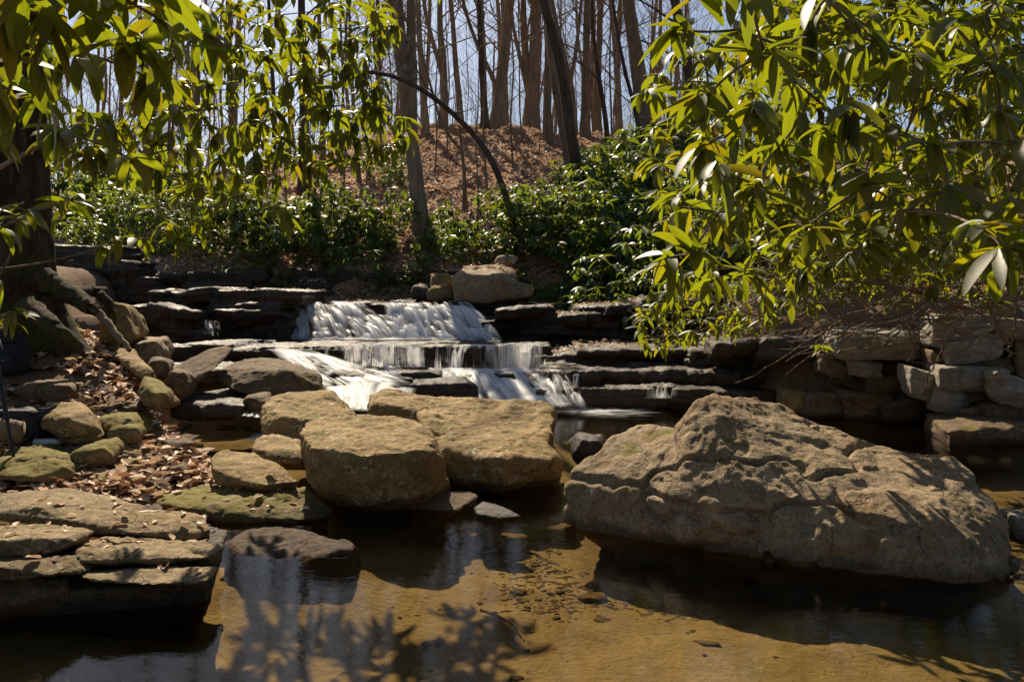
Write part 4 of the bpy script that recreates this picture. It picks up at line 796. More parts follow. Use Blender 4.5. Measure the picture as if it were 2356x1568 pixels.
for i, (px, py, Y, sc) in enumerate(spots):
    b = i % 5; x = X(px, Y); loc = (x, Y, gz(x, Y)-.05); sc *= r.choice((.55, .7, .85, .95, 1.1))*(1 if not 950 < px < 1330 else .9) if py else 1
    lb = ordn(i+1)+' rhododendron bush from the left on the far slope'

    if b not in used:
        used.add(b); o = base[b]; o.location = loc; o.scale = (sc, sc, sc); o.rotation_euler = (0, 0, r.uniform(0, 6.3)); o['label'] = lb
    else: dup(base[b], loc, r.uniform(0, 6.3), sc, label=lb)
    
# ------------------------------------------------------------------ trees
def branch_rec(tb, p, d, L, rad, lvl, r, kmax, up=.12):
    n = 6; pts = [np.array(p)]; d = np.array(d, float)
    for i in range(n):
        d = d+np.array([r.gauss(0, .13), r.gauss(0, .13), r.gauss(0, .08)+up*.35]); d /= np.linalg.norm(d); pts.append(pts[-1]+d*L/n)
    rr = np.linspace(rad, rad*.45, n+1); tb.tube(pts, rr, 5 if lvl < 2 else 3)
    if lvl >= kmax: return
    m = (4, 5, 5)[min(lvl, 2)]
    for j in range(m):
        i = r.randint(2, n); a = r.uniform(0, 6.28); e = np.array([math.cos(a), math.sin(a), r.uniform(-.1, .7)]); dd = pts[i]-pts[i-1]; dd /= np.linalg.norm(dd); e = e+dd*1.1; e /= np.linalg.norm(e)
        branch_rec(tb, pts[i], e, L*r.uniform(.42, .65), rr[i]*.45, lvl+1, r, kmax, up)
def tree(label, bark, poly, rad, seed, nb=8, top=None, Lb=2.6, group=None, forks=(), name='bare_tree', bmin=.35, kmax=3, flare=1.5):
    """poly: list of (x, y, z) world points of the trunk, from the ground up"""
    r = random.Random(seed); A = np.array(poly, float); root = A[0]-np.array([0, 0, .25]); e = empty(name, tuple(root), label, 'tree', group)
    s = np.r_[0, np.cumsum(np.linalg.norm(np.diff(A, axis=0), axis=1))]; N = max(14, int(s[-1]/.35)); ts = np.linspace(0, s[-1], N)
    C = np.stack([np.interp(ts, s, A[:, k]) for k in range(3)], 1)
    for _ in range(3): C[1:-1] = (C[:-2]+C[1:-1]*2+C[2:])/4
    C[0] -= (0, 0, .25)
    wob = np.random.default_rng(seed).normal(0, 1, (N, 2)); wob = np.cumsum(wob, 0)*rad*.05; C[:, 0] += wob[:, 0]; C[:, 1] += wob[:, 1]
    rr = rad*(1-.5*ts/s[-1])*(1+(flare-1)*np.exp(-ts/(rad*3.2+.05))); tb = TB(); tb.tube(C-root, rr, 14)
    lim = []
    for (f, pts, rf) in forks:
        Bp = np.array(pts, float); s2 = np.linspace(0, 1, len(Bp)); q = np.linspace(0, 1, 16); D = np.stack([np.interp(q, s2, Bp[:, k]) for k in range(3)], 1)
        for _ in range(2): D[1:-1] = (D[:-2]+D[1:-1]*2+D[2:])/4
        tb.tube(D-root, np.linspace(rf, rf*.55, 16), 10); lim.append((D, rf))
    m = tb.mesh('trunk'); V = np.empty(len(m.vertices)*3, np.float32); m.vertices.foreach_get('co', V); V = V.reshape(-1, 3)
    V = V+.05*rad*fbm((V*np.array([6, 6, 1.2])/max(rad*4, .3)), 3, seed)[:, None]*np.array([1, 1, 0]); m.vertices.foreach_set('co', V.astype(np.float32).ravel()); m.update()
    link('trunk', m, M[bark], e)
    tb = TB()
    for k in range(nb):
        i = min(N-1, int(N*(bmin+(1-bmin)*(k+.5)/nb))); a = r.uniform(0, 6.28); branch_rec(tb, C[i]-root, (math.cos(a), math.sin(a), r.uniform(.4, 1.1)), Lb*r.uniform(.6, 1.2), rr[i]*.30, 1, r, kmax)
    for D, rf in lim:
        for k in range(4):
            i = r.randint(5, 15); a = r.uniform(0, 6.28); branch_rec(tb, D[i]-root, (math.cos(a), math.sin(a), r.uniform(.3, 1.)), Lb*.8, rf*.3, 1, r, kmax)
    if tb.V: link('crown', tb.mesh('crown'), M[bark], e)
    return e
def tp(px, Y, *more, dz=0):
    """trunk points: foot on the ground at photo column px, then (px, py) points at the same distance"""
    x = X(px, Y); return [(x, Y, gz(x, Y)+dz)]+[P(a, b, Y) for a, b in more]
def W_(px, Y): return px/F*Y/2
tree('smooth grey beech with two joined stems rising from the shrubs in the middle', 'bark_grey', tp(972, 17.6, (960, 450), (948, 350), (940, 250), (925, 120), (915, 0), (905, -300)), W_(38, 17.6), 1, nb=5, Lb=2.4, bmin=.75, flare=1.2,
     forks=[(0, [P(945, 330, 17.6), P(948, 230, 17.6), P(947, 100, 17.6), P(945, 0, 17.6), P(950, -300, 17.6)], W_(28, 17.6)), (0, [P(942, 310, 17.6), P(928, 200, 17.7), P(908, 80, 17.7), P(898, -60, 17.7)], W_(26, 17.6))])
tree('dark leaning trunk right of the middle with its top bent to the left', 'bark_dark', tp(1355, 19, (1335, 420), (1312, 330), (1300, 220), (1280, 120), (1255, 40), (1235, -40), (1190, -250)), W_(30, 19), 2, nb=5, bmin=.8)
tree('slimmer brown trunk leaning beside the dark leaning one', 'bark_brown', tp(1325, 20, (1310, 380), (1298, 300), (1282, 220), (1268, 120), (1258, 20), (1250, -200)), W_(26, 20), 3, nb=4, bmin=.8)
# the arching sapling
A = [P(1190, 560, 16.8), P(1175, 480, 16.8), P(1150, 400, 16.8), P(1128, 345, 16.8), P(1095, 310, 16.8), P(1062, 275, 16.8), P(1015, 230, 16.8), P(980, 205, 16.8), P(940, 185, 16.8), P(900, 165, 16.8), P(860, 156, 16.8), P(820, 165, 16.8)]
tree('dark curved trunk arching to the left across the slope and the beech', 'bark_dark', A, W_(17, 16.8), 4, nb=9, Lb=1.6, bmin=.55, kmax=3, flare=1.1)
tree('very dark straight tree with flared foot on the crest of the hill', 'bark_dark', tp(1118, 33, (1112, 220), (1106, 100), (1103, 0), (1100, -200)), W_(16, 33), 5, nb=7, Lb=4, flare=1.9)
tree('stout pale tree leaning right beside the very dark straight tree', 'bark_grey', tp(1146, 34, (1150, 220), (1160, 120), (1172, 30), (1180, -200)), W_(30, 34), 6, nb=6, Lb=4, forks=[(0, [P(1148, 260, 34), P(1140, 190, 34), P(1110, 130, 34), P(1080, 60, 34), P(1050, -60, 34)], W_(13, 34))])
tree('thick pale trunk dividing into several stems on the crest', 'bark_grey', tp(1222, 35, (1224, 240), (1228, 190), (1236, 120), (1242, 30), (1245, -200)), W_(34, 35), 7, nb=5, Lb=4, forks=[(0, [P(1220, 220, 35), P(1210, 140, 35), P(1205, 50, 35), P(1200, -150, 35)], W_(20, 35)), (0, [P(1216, 220, 35), P(1196, 130, 35), P(1180, 60, 35), P(1172, -60, 35)], W_(12, 35))])
tree('straight brown trunk just right of the dividing one', 'bark_brown', tp(1262, 31, (1262, 200), (1264, 100), (1258, 0), (1256, -150)), W_(20, 31), 8, nb=5, Lb=3.5)
tree('straight dark brown tree between the leaning trunks and the big right trunk', 'bark_brown', tp(1347, 33, (1348, 200), (1352, 100), (1353, 0), (1355, -150)), W_(21, 33), 9, nb=6, Lb=3.5)
tree('thin dark tree curving left above the right shrubs', 'bark_dark', tp(1402, 27, (1395, 280), (1382, 200), (1370, 120), (1362, 50), (1366, -100)), W_(13, 27), 10, nb=6, Lb=3)
tree('massive brown trunk leaning left near the right shrubs', 'bark_brown', tp(1490, 24, (1480, 280), (1462, 160), (1450, 60), (1440, -20), (1425, -250)), W_(42, 24), 11, nb=4, bmin=.8)
tree('thin crooked dark tree in front of the massive leaning trunk', 'bark_dark', tp(1482, 22, (1465, 250), (1440, 180), (1425, 100), (1414, 40), (1402, -60)), W_(12, 22), 12, nb=5, Lb=2.2)
tree('slender pale tree left of the crooked dark one', 'bark_grey', tp(1428, 32, (1422, 220), (1412, 120), (1400, 0), (1395, -150)), W_(12, 32), 13, nb=6, Lb=3.4)
tree('pale forked tree behind the leaning pair', 'bark_grey', tp(1322, 34, (1318, 220), (1308, 170), (1290, 100), (1270, 20), (1262, -100)), W_(15, 34), 14, nb=6, Lb=4, forks=[(0, [P(1312, 190, 34), P(1325, 120, 34), P(1335, 30, 34), P(1345, -80, 34)], W_(11, 34))])
tree('pale straight tree standing right behind the joined beech', 'bark_grey', tp(980, 32, (974, 200), (966, 100), (962, 0), (960, -150)), W_(17, 32), 15, nb=6, Lb=3.5)
tree('forked grey tree third right of the beech on the crest', 'bark_grey', tp(1018, 34, (1022, 220), (1018, 130), (1012, 60), (1012, -100)), W_(20, 34), 16, nb=6, Lb=4, forks=[(0, [P(1020, 180, 34), P(1000, 110, 34), P(980, 40, 34), P(965, -80, 34)], W_(13, 34))])
tree('plain grey trunk left of the very dark straight tree', 'bark_grey', tp(1060, 34, (1056, 200), (1046, 100), (1040, 0), (1038, -150)), W_(15, 34), 17, nb=6, Lb=4)
tree('dark trunk at the foot of the slope left of the beech with shadow beside it', 'bark_dark', tp(700, 25, (698, 300), (694, 150), (690, 0), (688, -150)), W_(26, 25), 18, nb=5)
tree('brown trunk seen through the left leaves near the picture top', 'bark_brown', tp(455, 26, (452, 250), (450, 100), (448, -100)), W_(20, 26), 19, nb=5)
tree('grey trunk behind the left leaves beside a thinner neighbour', 'bark_brown', tp(540, 28, (535, 250), (530, 100), (528, -100)), W_(20, 28), 20, nb=5)
tree('thin trunk between the left leaf sprays', 'bark_dark', tp(632, 24, (632, 250), (622, 100), (615, -100)), W_(12, 24), 21, nb=6)
tree('medium trunk behind the tips of the left leaf sprays', 'bark_brown', tp(745, 27, (742, 250), (735, 100), (730, -100)), W_(14, 27), 22, nb=6)
tree('slim trunk just left of the beech beyond the leaves', 'bark_brown', tp(828, 24, (815, 300), (808, 150), (800, -100)), W_(10, 24), 23, nb=6, Lb=2.2)
tree('brown trunk close left of the beech', 'bark_brown', tp(872, 27, (873, 250), (870, 100), (868, -100)), W_(13, 27), 24, nb=6)
tree('dark trunk at the top right edge of the open sky', 'bark_dark', tp(1600, 26, (1580, 150), (1560, 50), (1540, -60), (1520, -150)), W_(30, 26), 25, nb=4)
tree('broken snag with a bent branch standing on the leafy slope', 'bark_brown', tp(1070, 20, (1068, 400), (1064, 360), (1060, 320), (1058, 290)), W_(11, 20), 26, nb=0, forks=[(0, [P(1062, 345, 20), P(1030, 310, 20), P(1010, 270, 20), P(995, 210, 20), P(975, 140, 20), P(940, 60, 20)], W_(8, 20))])
r = random.Random(9)
labs = ['thin bare sapling on the leafy slope']
sap = None
for i, (px, Y) in enumerate(sorted([(1120, 22), (1000, 24), (840, 21), (1030, 27), (1075, 29), (1180, 25), (1240, 28), (1290, 30), (1385, 30), (960, 26), (1100, 18.5), (790, 23), (1200, 30), (1410, 24), (1330, 26), (660, 22), (580, 23), (1550, 24), (910, 29)])):
    sl_ = ordn(i+1)+' thin bare sapling from the left on the slope'
    x = X(px, Y); loc = (x, Y, gz(x, Y))
    if sap is None:
        sap = tree('thin bare sapling on the leafy slope', 'bark_brown', [(0, 0, 0), (.1, 0, 1.2), (0, .1, 2.6), (.15, 0, 4.2), (.2, 0, 6)], .028, 77, nb=9, Lb=1.3, bmin=.2, group='saplings on the slope', flare=1.1, name='sapling'); sap.location = loc; sap['label'] = sl_
    else: dup(sap, loc, r.uniform(0, 6.3), r.uniform(.6, 1.3), group='saplings on the slope', label=sl_)
# forest beyond the crest
far = []
for s in range(7):
    Hh = (19, 22, 20, 17, 21, 18, 14)[s]; rad = (.13, .19, .10, .07, .15, .055, .045)[s]; rr_ = random.Random(s); pts = [(0, 0, 0)]
    for k in range(1, 7): pts.append((pts[-1][0]+rr_.gauss(0, .3), pts[-1][1]+rr_.gauss(0, .3), Hh*k/6))
    far.append(tree('bare grey tree in the leafless forest beyond the crest', ('bark_grey', 'bark_brown')[s % 2], pts, rad, 200+s, nb=15, Lb=4.2, bmin=.22, group='bare trees beyond the crest', kmax=3))
r = random.Random(21); cnt = 0; usedf = set()
for i in range(165):
    Y = 41+r.random()**1.15*60; px = r.uniform(80, 1720) if i % 6 else r.uniform(-300, 2600); x = X(px, Y); loc = (x, Y, gz(x, Y)-.2); s = r.randrange(7) if i > 6 else i
    if s not in usedf: usedf.add(s); far[s].location = loc; far[s].rotation_euler = (0, 0, r.uniform(0, 6))
    else: dup(far[s], loc, r.uniform(0, 6.3), r.uniform(.75, 1.2))
# undergrowth of fine brush beyond the crest
tb = TB(); r = random.Random(4)
for k in range(2000):
    Y = r.uniform(33, 60); px = r.uniform(100, 1700); x = X(px, Y); z = gz(x, Y) if k % 8 == 0 or k == 0 else gz(x, Y); h = r.uniform(1.5, 6.5); dx = r.gauss(0, .5)
    q = r.uniform(.004, .012); tb.tube([(x, Y, z), (x+dx*.3, Y, z+h*.5), (x+dx, Y, z+h)], [q, q*.8, q*.4], 3)
tag(link('brush', tb.mesh('brush'), M['bark_brown']), 'fine leafless brush beyond the crest of the hill', 'undergrowth', kind='stuff')

# --- the big tree at the left edge
TX, TY = X(28, 7.6), 7.6; root = np.array((TX, TY, .85)); e = empty('old_tree', tuple(root), 'huge furrowed dark trunk with mossy spreading roots at the left edge', 'tree')
na, nz_ = 96, 220; a = np.linspace(0, 2*math.pi, na, endpoint=False); zz = np.linspace(-.5, 5.5, nz_); AA, ZZ = np.meshgrid(a, zz)
Rr = .36-.012*np.clip(ZZ, 0, 9)+.55*np.exp(-np.clip(ZZ+.1, -.2, 9)*2.2)*(.45+.55*np.clip(np.cos(AA*5+.6), -.3, 1))
Q = np.stack([np.cos(AA).ravel()*3.2, np.sin(AA).ravel()*3.2, ZZ.ravel()*.9], 1); fu = fbm(Q*np.array([4.2, 4.2, 1.5]), 4, 5)
Rr = Rr+(.028*np.sign(fu)*np.abs(fu)**.5).reshape(Rr.shape)
lean = -.03*ZZ
V = np.stack([(Rr*np.cos(AA)+lean).ravel(), (Rr*np.sin(AA)).ravel(), ZZ.ravel()], 1); i = np.arange(na*nz_).reshape(nz_, na); j = np.roll(i, -1, 1)
link('trunk', mk('trunk', V, np.stack([i[:-1].ravel(), j[:-1].ravel(), j[1:].ravel(), i[1:].ravel()], 1)), M['bark_big'], e)
def wobble(pts, n, amp, seed):
    A = np.array(pts, float); t = np.linspace(0, 1, len(A)); q = np.linspace(0, 1, n); C = np.stack([np.interp(q, t, A[:, k]) for k in range(3)], 1)
    for _ in range(3): C[1:-1] = (C[:-2]+C[1:-1]*2+C[2:])/4
    return C+np.random.default_rng(seed).normal(0, amp, C.shape)
for k, (pts, r0, r1) in enumerate([([P(95, 640, 7.3), P(140, 665, 7.3), P(185, 690, 7.2), P(215, 712, 7.1)], .12, .06), ([P(100, 660, 7.2), P(170, 672, 7.5), P(240, 668, 7.9)], .08, .05), ([P(225, 672, 7.6), P(255, 700, 7.6), P(262, 760, 7.6), P(268, 800, 7.5)], .05, .025),
                                   ([P(60, 700, 7), P(110, 740, 6.8), P(150, 770, 6.7), P(190, 800, 6.8)], .10, .03), ([P(180, 690, 7.2), P(230, 720, 7.2), P(270, 770, 7.1), P(300, 805, 7.0)], .05, .02)]):
    tb = TB(); tb.tube(wobble(pts, 24, .006, k)-root, np.linspace(r0, r1, 24), 10); link('root', tb.mesh('root'), M['bark_big' if k != 4 else 'root'], e)
# --- surface roots and sticks on the left bank
SG = [([(165, 870), (172, 900), (178, 925), (180, 950)], .022, 'root', 'pale root crossing the upper left bank', 6.9), ([(205, 890), (240, 905), (280, 920), (310, 938)], .02, 'root', 'thin root running right across the left bank', 6.9),
      ([(260, 910), (256, 935), (262, 955), (275, 968)], .035, 'root', 'thick forked pale root sticking out of the leaves', 6.5), ([(262, 935), (285, 948), (295, 962)], .022, 'root', 'side arm of the thick pale root', 6.45),
      ([(235, 890), (232, 915)], .022, 'stick', 'short stub of a root standing in the leaves', 6.7), ([(130, 905), (165, 890), (200, 872)], .010, 'stick', 'stick lying against the flat faced block', 6.3),
      ([(165, 888), (230, 905), (290, 925), (305, 935)], .006, 'stick', 'thin twig stretched over the leaves of the left bank', 6.3), ([(430, 1000), (470, 1040), (490, 1070)], .014, 'stick', 'dark stick leaning toward the slanting tan rock', 6.0),
      ([(300, 850), (330, 880), (370, 895)], .018, 'root', 'root hanging over the edge of the left bank', 7.2), ([(395, 935), (410, 960), (440, 975)], .035, 'root', 'mossy root below the angular mossy topped block', 6.9),
      ([(245, 770), (258, 800), (262, 830)], .02, 'root', 'root dangling from the bank beside the sliding plate', 7.2), ([(215, 790), (222, 830), (240, 850)], .02, 'root', 'gnarled root under the big tree', 7.1)]
for k, (pts, q, nm, l, Y) in enumerate(SG):
    A = []
    for (a_, b_) in pts:
        lo, hi = 3.5, 9.5       # drop the point on the bank along its ray
        for _ in range(24):
            m_ = (lo+hi)/2; p_ = P(a_, b_, m_)
            if p_[2] > gz(p_[0], p_[1])+q*.6: lo = m_
            else: hi = m_
        A.append(P(a_, b_, lo))
    C = wobble(A, 18, q*.22, k); org = C[0].copy(); tb = TB(); tb.tube(C-org, np.linspace(q, q*.45, 18), 8)
    tag(link(nm, tb.mesh(nm), M['root'], loc=tuple(org)), l, nm)
for k, (pts, q, l) in enumerate([([(1105, 1400), (1150, 1415), (1185, 1435), (1205, 1470)], .007, 'curved pale stick on the sandy bed in the middle'), ([(1095, 1278), (1150, 1262), (1200, 1250), (1290, 1248)], .008, 'dark stick under water at the head of the gravel patch'),
                                 ([(1165, 1258), (1230, 1270), (1270, 1292)], .007, 'second dark stick crossing the gravel patch'), ([(1160, 1302), (1190, 1280), (1205, 1268)], .006, 'short stick at the left edge of the gravel patch'), ([(925, 1333), (960, 1318), (1000, 1316)], .005, 'thin sunken twig left of the gravel patch'),
                                 ([(2640/1.739-340, 1470), (1200, 1500)], .004, 'tiny twig near the bottom middle')][:5]):
    A = []
    for (a_, b_) in pts:
        lo, hi = 2.5, 6
        for _ in range(24):
            m_ = (lo+hi)/2; p_ = P(a_, b_, m_)
            if p_[2] > gz(p_[0], p_[1])+q: lo = m_
            else: hi = m_
        A.append(P(a_, b_, lo))
    C = wobble(A, 20, q*.25, k+50); org = C[0].copy(); tb = TB(); tb.tube(C-org, np.linspace(q, q*.5, 20), 7); tag(link('stick', tb.mesh('stick'), M['root'], loc=tuple(org)), l, 'stick')

# ------------------------------------------------------------------ fallen leaves
def scatter_leaves(name, X_, Y_, Z_, L, label, seed, curl=1.1, group=None):
    g = np.random.default_rng(seed); n = len(X_); 
    V, Fc, uv, rn = leaf_arr(np.stack([X_, Y_, Z_], 1), g.uniform(0, 6.3, n), g.uniform(-.2, .45, n), L, L*g.uniform(.35, .75, n), g.uniform(-.4, curl*.8, n), g.normal(0, .35, n), 3, fold=.4, rs=seed)
    tag(link(name, mk(name, V, Fc, uv=uv, rnd=rn, smooth=False), M['litter']), label, 'leaf litter', kind='stuff')
g = np.random.default_rng(1)
n = 15000; yy = g.uniform(4.3, 9.2, n); xx = g.uniform(-4.6, -1.1, n); zz = G(xx, yy); keep = (zz > .03)&(fb2(xx, yy, 1.6, 3, 70)+.35*ss(8.0, 5, yy) > -.02)
scatter_leaves('leaf_litter', xx[keep], yy[keep], zz[keep]+g.uniform(.0, .035, keep.sum()), g.uniform(.035, .13, keep.sum()), 'dry tan and orange leaves covering the left bank', 2)
n = 60000; yy = 16+18*g.random(n)**.8+.5; xx = g.uniform(-.36, .34, n)*yy*1.15; zz = G(xx, yy)
scatter_leaves('leaf_litter', xx, yy, zz+g.uniform(0, .04, n), g.uniform(.07, .17, n), 'brown leaf litter carpeting the hillside', 3)
n = 2600; yy = g.uniform(12.5, 15.6, n); xx = g.uniform(0, 5.2, n); zz = np.interp(yy, [12.5, 15.6], [1.22, 1.7])
# leaves lying on rocks: dropped by ray onto the meshes
bpy.context.view_layer.update(); dg = bpy.context.evaluated_depsgraph_get()
def drop(n, x0, x1, y0, y1, seed, names=('rock', 'rock_ledge', 'rock_slab', 'ground', 'boulder')):
    g = np.random.default_rng(seed); out = []
    for _ in range(n):
        x = g.uniform(x0, x1); y = g.uniform(y0, y1)
        ok, loc, nr_, _i, ob, _m = SC.ray_cast(dg, Vector((x, y, 1.98 if y > 12 else 1.35)), Vector((0, 0, -1)))
        if ok and nr_.z > .75 and loc.z > .04 and ob.name.split('.')[0] in names: out.append(tuple(loc))
    return np.array(out)
Q = np.concatenate([drop(2400, .6, 6, 11, 15.2, 5), drop(1500, -4.5, .6, 13.6, 16.4, 6)])
scatter_leaves('leaf_litter', Q[:, 0], Q[:, 1], Q[:, 2]+.01, np.random.default_rng(3).uniform(.04, .1, len(Q)), 'dead leaves caught on the dark ledges above the falls', 6)
Q = drop(150, -2.6, -1.2, 3.4, 5.2, 8)
scatter_leaves('leaf_litter', Q[:, 0], Q[:, 1], Q[:, 2]+.008, np.random.default_rng(4).uniform(.03, .08, len(Q)), 'scattered curled leaves on the left shore slabs', 7)

n = 5000; yy = g.uniform(15.3, 17.2, n); xx = g.uniform(-7, 5, n)
scatter_leaves('leaf_litter', xx, yy, G(xx, yy)+g.uniform(0, .04, n), g.uniform(.06, .14, n), 'leaf litter under the bushes above the dark wall', 9)
# ------------------------------------------------------------------ small stones on the bank
bs = []
for s in range(6):
    bm = bmesh.new(); rr_ = random.Random(s+60); hull(bm, [(rr_.gauss(0, 1)*.10, rr_.gauss(0, 1)*.08, rr_.gauss(0, 1)*.045+.03) for _ in range(16)])
    m, V = finish_rock(bm, .012, 2, .03, 0, s+60); m.vertices.foreach_set('co', V.astype(np.float32).ravel()); m.polygons.foreach_set('use_smooth', np.ones(len(m.polygons), bool)); m.update()
    bs.append(tag(link('stone', m, M[('brown', 'tan', 'brown')[s % 3]]), 'small loose stone among the dry leaves of the left bank', 'stone', 'small stones on the left bank'))
r = random.Random(31); us = set(); k = 0
pl = [(190, 960), (330, 900), (420, 960), (560, 970), (600, 1000), (580, 1040), (480, 1060), (480, 1110), (330, 1120), (200, 1110), (230, 1040), (140, 1020)]
while k < 48:
    if k < 38: px, py = r.uniform(140, 600), r.uniform(900, 1120)
    else: px, py = r.uniform(60, 330), r.uniform(830, 960)
    if k < 38 and not inside(pl, px, py): continue
    lo, hi = 3.5, 9
    for _ in range(20):
        m_ = (lo+hi)/2; p_ = P(px, py, m_)
        if p_[2] > gz(p_[0], p_[1]): lo = m_
        else: hi = m_
    p_ = P(px, py, lo); s = k % 6; sc = r.uniform(.3, .85)
    if s not in us: us.add(s); bs[s].location = p_; bs[s].scale = (sc,)*3; bs[s].rotation_euler = (0, 0, r.uniform(0, 6))
    else: dup(bs[s], p_, r.uniform(0, 6), sc)
    k += 1
# gravel under water
tV = []; tF = []; off = 0; ico = bmesh.new(); bmesh.ops.create_icosphere(ico, subdivisions=1, radius=1); iv = np.array([v.co[:] for v in ico.verts]); iF = np.array([[v.index for v in f.verts] for f in ico.faces]); ico.free()
r = random.Random(8); g = np.random.default_rng(8)
for k in range(900):
    t = r.random(); cxp = 1215+t*70+r.gauss(0, 58)*(0.6+t*.6); cyp = 1255+t*160+r.gauss(0, 12)
    if k > 700: cxp = r.gauss(1470, 70); cyp = 1392+(cxp-1470)*.2+r.gauss(0, 14)
    if k > 830: cxp = r.uniform(900, 1900); cyp = r.uniform(1260, 1560)
    Yq = (EYE+.24)*F/(cyp-HY); x = X(cxp, Yq); s = .005+.013*r.random()**2.2
    if k % 25 == 0: s *= 2.3
    q = iv*(1+g.normal(0, .14, iv.shape))*np.array([s*r.uniform(1.1, 1.8), s, s*.25]); a_ = r.uniform(0, 6.3); q = np.stack([q[:, 0]*math.cos(a_)-q[:, 1]*math.sin(a_), q[:, 0]*math.sin(a_)+q[:, 1]*math.cos(a_), q[:, 2]], 1)
    tV.append(q+np.array([x, Yq, gz(x, Yq)-s*.02])); tF.append(iF+off); off += len(iv)
tag(link('gravel', mk('gravel', np.concatenate(tV), np.concatenate(tF)), M['pebble']), 'patch of small flat pebbles on the sandy stream bed', 'gravel', kind='stuff')

# ------------------------------------------------------------------ photographer's gear at the left edge
M['black'] = simple('black_nylon', (.012, .012, .016), .75, 0, .4, 90, (.02, .02, .028))
M['navy'] = simple('navy_fabric', (.008, .009, .016), .8, 0, .5, 30, (.014, .015, .024))
M['metal'] = simple('black_metal', (.02, .02, .02), .4, .3)
M['grey_plastic'] = simple('grey_plastic', (.3, .28, .25), .5)
M['clear'] = None
gq = NT('clear_plastic'); pp = gq.n('BsdfPrincipled', Base__Color=(.85, .9, .95, 1), Roughness=.12); tt_ = gq.n('BsdfTransparent'); M['clear'] = gq.done(gq.n('MixShader', i0=.45, i1=tt_.outputs[0], i2=pp.outputs[0]).outputs[0])
def bev(bm, off, seg=3): bmesh.ops.bevel(bm, geom=list(bm.edges), offset=off, segments=seg, affect='EDGES', profile=.6)
def box(c, s, b=.01, sub=0, puff=0., seed=0):
    bm = bmesh.new(); bmesh.ops.create_cube(bm, size=1); bmesh.ops.scale(bm, vec=s, verts=bm.verts); bev(bm, b)
    if sub:
        bmesh.ops.subdivide_edges(bm, edges=list(bm.edges), cuts=sub, use_grid_fill=True)
    V = np.array([v.co[:] for v in bm.verts])
    if puff: V = V+V/np.linalg.norm(V, axis=1)[:, None]*(puff*fbm(V*9+seed, 3, seed))[:, None]
    for v, q in zip(bm.verts, V): v.co = q+np.array(c)
    m = bpy.data.meshes.new('part'); bm.to_mesh(m); bm.free(); m.polygons.foreach_set('use_smooth', np.ones(len(m.polygons), bool)); return m
bx, by = X(18, 7.0), 7.0; bz = P(0, 858, 7.0)[2]
e = empty('backpack', (bx, by, bz), 'dark blue backpack leaning on the foot of the huge tree', 'backpack')
def sackmesh(w, d, h, seed):
    na, nz = 40, 30; a = np.linspace(0, 2*math.pi, na, endpoint=False); t = np.linspace(0, 1, nz); AA, T = np.meshgrid(a, t)
    pr_ = np.clip(1-(np.abs(T-.42)/.6)**3.2, .02, 1)**.5; c, s = np.cos(AA), np.sin(AA); sq = (np.abs(c)**3.4+np.abs(s)**3.4)**(-1/3.4)
    V = np.stack([(w*sq*c*pr_).ravel(), (d*sq*s*pr_).ravel(), (T*h).ravel()], 1); V = V*(1+.09*fbm(V*9, 3, seed))[:, None]
    i = np.arange(na*nz).reshape(nz, na); j = np.roll(i, -1, 1); return mk('body', V, np.stack([i[:-1].ravel(), j[:-1].ravel(), j[1:].ravel(), i[1:].ravel()], 1))
link('body', sackmesh(.17, .12, .34, 3), M['navy'], e); link('pocket', box((.03, -.12, .11), (.2, .07, .15), .03, 1, .01, 2), M['navy'], e); link('flap', box((0, -.02, .31), (.26, .2, .07), .03, 1, .015, 4), M['navy'], e)
link('emblem', box((.06, -.158, .13), (.02, .004, .014), .001), M['grey_plastic'], e)
cx_, cy_ = X(50, 6.1), 6.1; cz_ = gz(cx_, cy_)-.03
e = empty('camera_bag', (cx_, cy_, cz_), 'black shoulder camera bag with a loose strap resting on the left bank', 'bag')
link('body', sackmesh(.19, .12, .26, 5), M['black'], e); link('lid', box((-.01, -.015, .225), (.27, .2, .045), .02, 2, .02, 6), M['black'], e)
C = wobble([(.12, -.08, .22), (.22, -.12, .235), (.31, -.12, .265), (.33, -.1, .29), (.27, -.06, .25), (.1, 0, .24)], 24, .001, 3)
tb = TB(); tb.tube(C, [.012]*24, 6); link('strap', tb.mesh('strap'), M['black'], e)
C = wobble([(.16, -.1, .18), (.2, -.12, .05), (.15, -.16, .0), (.0, -.2, -.01)], 20, .001, 4); tb = TB(); tb.tube(C, [.009]*20, 6); link('strap', tb.mesh('strap'), M['black'], e)
e = empty('tripod', tuple(P(-4, 800, 5.6)), 'black tripod with one leg planted beside the camera bag', 'tripod'); o0 = np.array(P(-4, 800, 5.6))
a0 = np.array(P(-12, 800, 5.6)); f1 = np.array(P(42, 985, 5.4)); f1[2] = gz(f1[0], f1[1])-.02
for ft in (f1, f1+np.array([-.55, -.2, 0]), f1+np.array([-.35, .5, .1])):
    tb = TB(); mdp = a0+(ft-a0)*.55; tb.tube([a0-o0, mdp-o0], [.016, .016], 10); tb.tube([mdp-o0, ft-o0], [.011, .011], 10); tb.tube([ft-o0-np.array([0, 0, -.02]), ft-o0], [.015, .017], 10); link('leg', tb.mesh('leg'), M['metal'], e)
tb = TB(); tb.tube([(-.03, 0, -.02), (-.03, 0, .05), (-.03, 0, .12)], [.03, .022, .02], 12); tb.tube([(-.03, 0, .11), (-.03, 0, .13)], [.045, .045], 12); link('head', tb.mesh('head'), M['metal'], e)
tb = TB(); tb.tube([(-.02, -.03, .09), (.05, -.06, .06), (.07, -.08, .0)], [.008, .008, .012], 8); link('handle', tb.mesh('handle'), M['black'], e)
link('camera_plate', box((-.02, -.01, .14), (.09, .07, .015), .003), M['grey_plastic'], e)
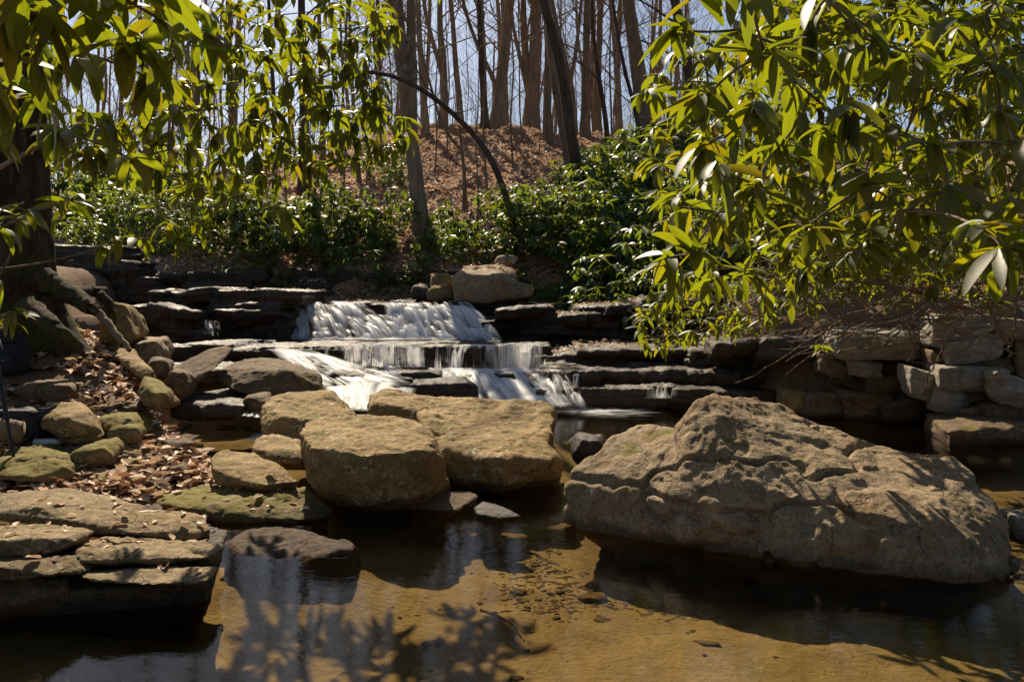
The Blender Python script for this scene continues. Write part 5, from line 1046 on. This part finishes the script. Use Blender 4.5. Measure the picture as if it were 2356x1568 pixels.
p_ = P(108, 935, 5.95); e = empty('water_bottle', (p_[0], p_[1], gz(p_[0], p_[1])+.02), 'clear plastic bottle lying between the camera bag and the oval stone', 'bottle')
tb = TB(); tb.tube([(-.09, 0, .03), (-.088, 0, .03), (.05, 0, .032), (.075, 0, .032), (.09, 0, .032)], [.002, .03, .03, .02, .012], 16); link('body', tb.mesh('body'), M['clear'], e)
tb = TB(); tb.tube([(.088, 0, .032), (.088, 0, .032), (.108, 0, .032), (.108, 0, .032)], [.002, .015, .015, .002], 14); link('cap', tb.mesh('cap'), M['grey_plastic'], e)
# short log
A = [P(-30, 985, 5.7), P(20, 985, 5.75), P(52, 992, 5.8)]; org = np.array(A[0]); tb = TB(); C = wobble(A, 14, .004, 7); tb.tube(np.concatenate([C-org, [C[-1]-org+np.array([.005, 0, 0])]]), [.075]*14+[.004], 16)
tag(link('log', tb.mesh('log'), M['root'], loc=tuple(org)), 'short pale broken log beside the camera bag', 'log')

# ------------------------------------------------------------------ unseen thicket added behind the camera to cut sky fill
g = np.random.default_rng(77); n = 700
cc = np.stack([g.uniform(-9, 9, n), g.uniform(-6, -1.6, n), g.uniform(.2, 5.5, n)], 1)
V, Fc, uv, rn = rosettes(cc, [.3]*n, (8, 10), 78, 2, .4)
tag(link('thicket', mk('thicket', V, Fc, uv=uv, rnd=rn), M['leaf_far']), 'added unseen rhododendron thicket behind the viewpoint, blocking sky light', 'thicket', kind='stuff')
# ------------------------------------------------------------------ air
HZ = 0
if HZ:
    gq = NT('air'); pv = gq.n('VolumePrincipled', Density=HZ, Anisotropy=.35); pv.inputs['Color'].default_value = (.86, .88, 1., 1)
    gq.t.links.new(pv.outputs[0], gq.out.inputs['Volume'])
    bm = bmesh.new(); bmesh.ops.create_cube(bm, size=1); bmesh.ops.scale(bm, vec=(320, 430, 60), verts=bm.verts); m = bpy.data.meshes.new('haze'); bm.to_mesh(m); bm.free()
    tag(link('haze', m, gq.m, loc=(0, 195, 3)), kind='stuff')
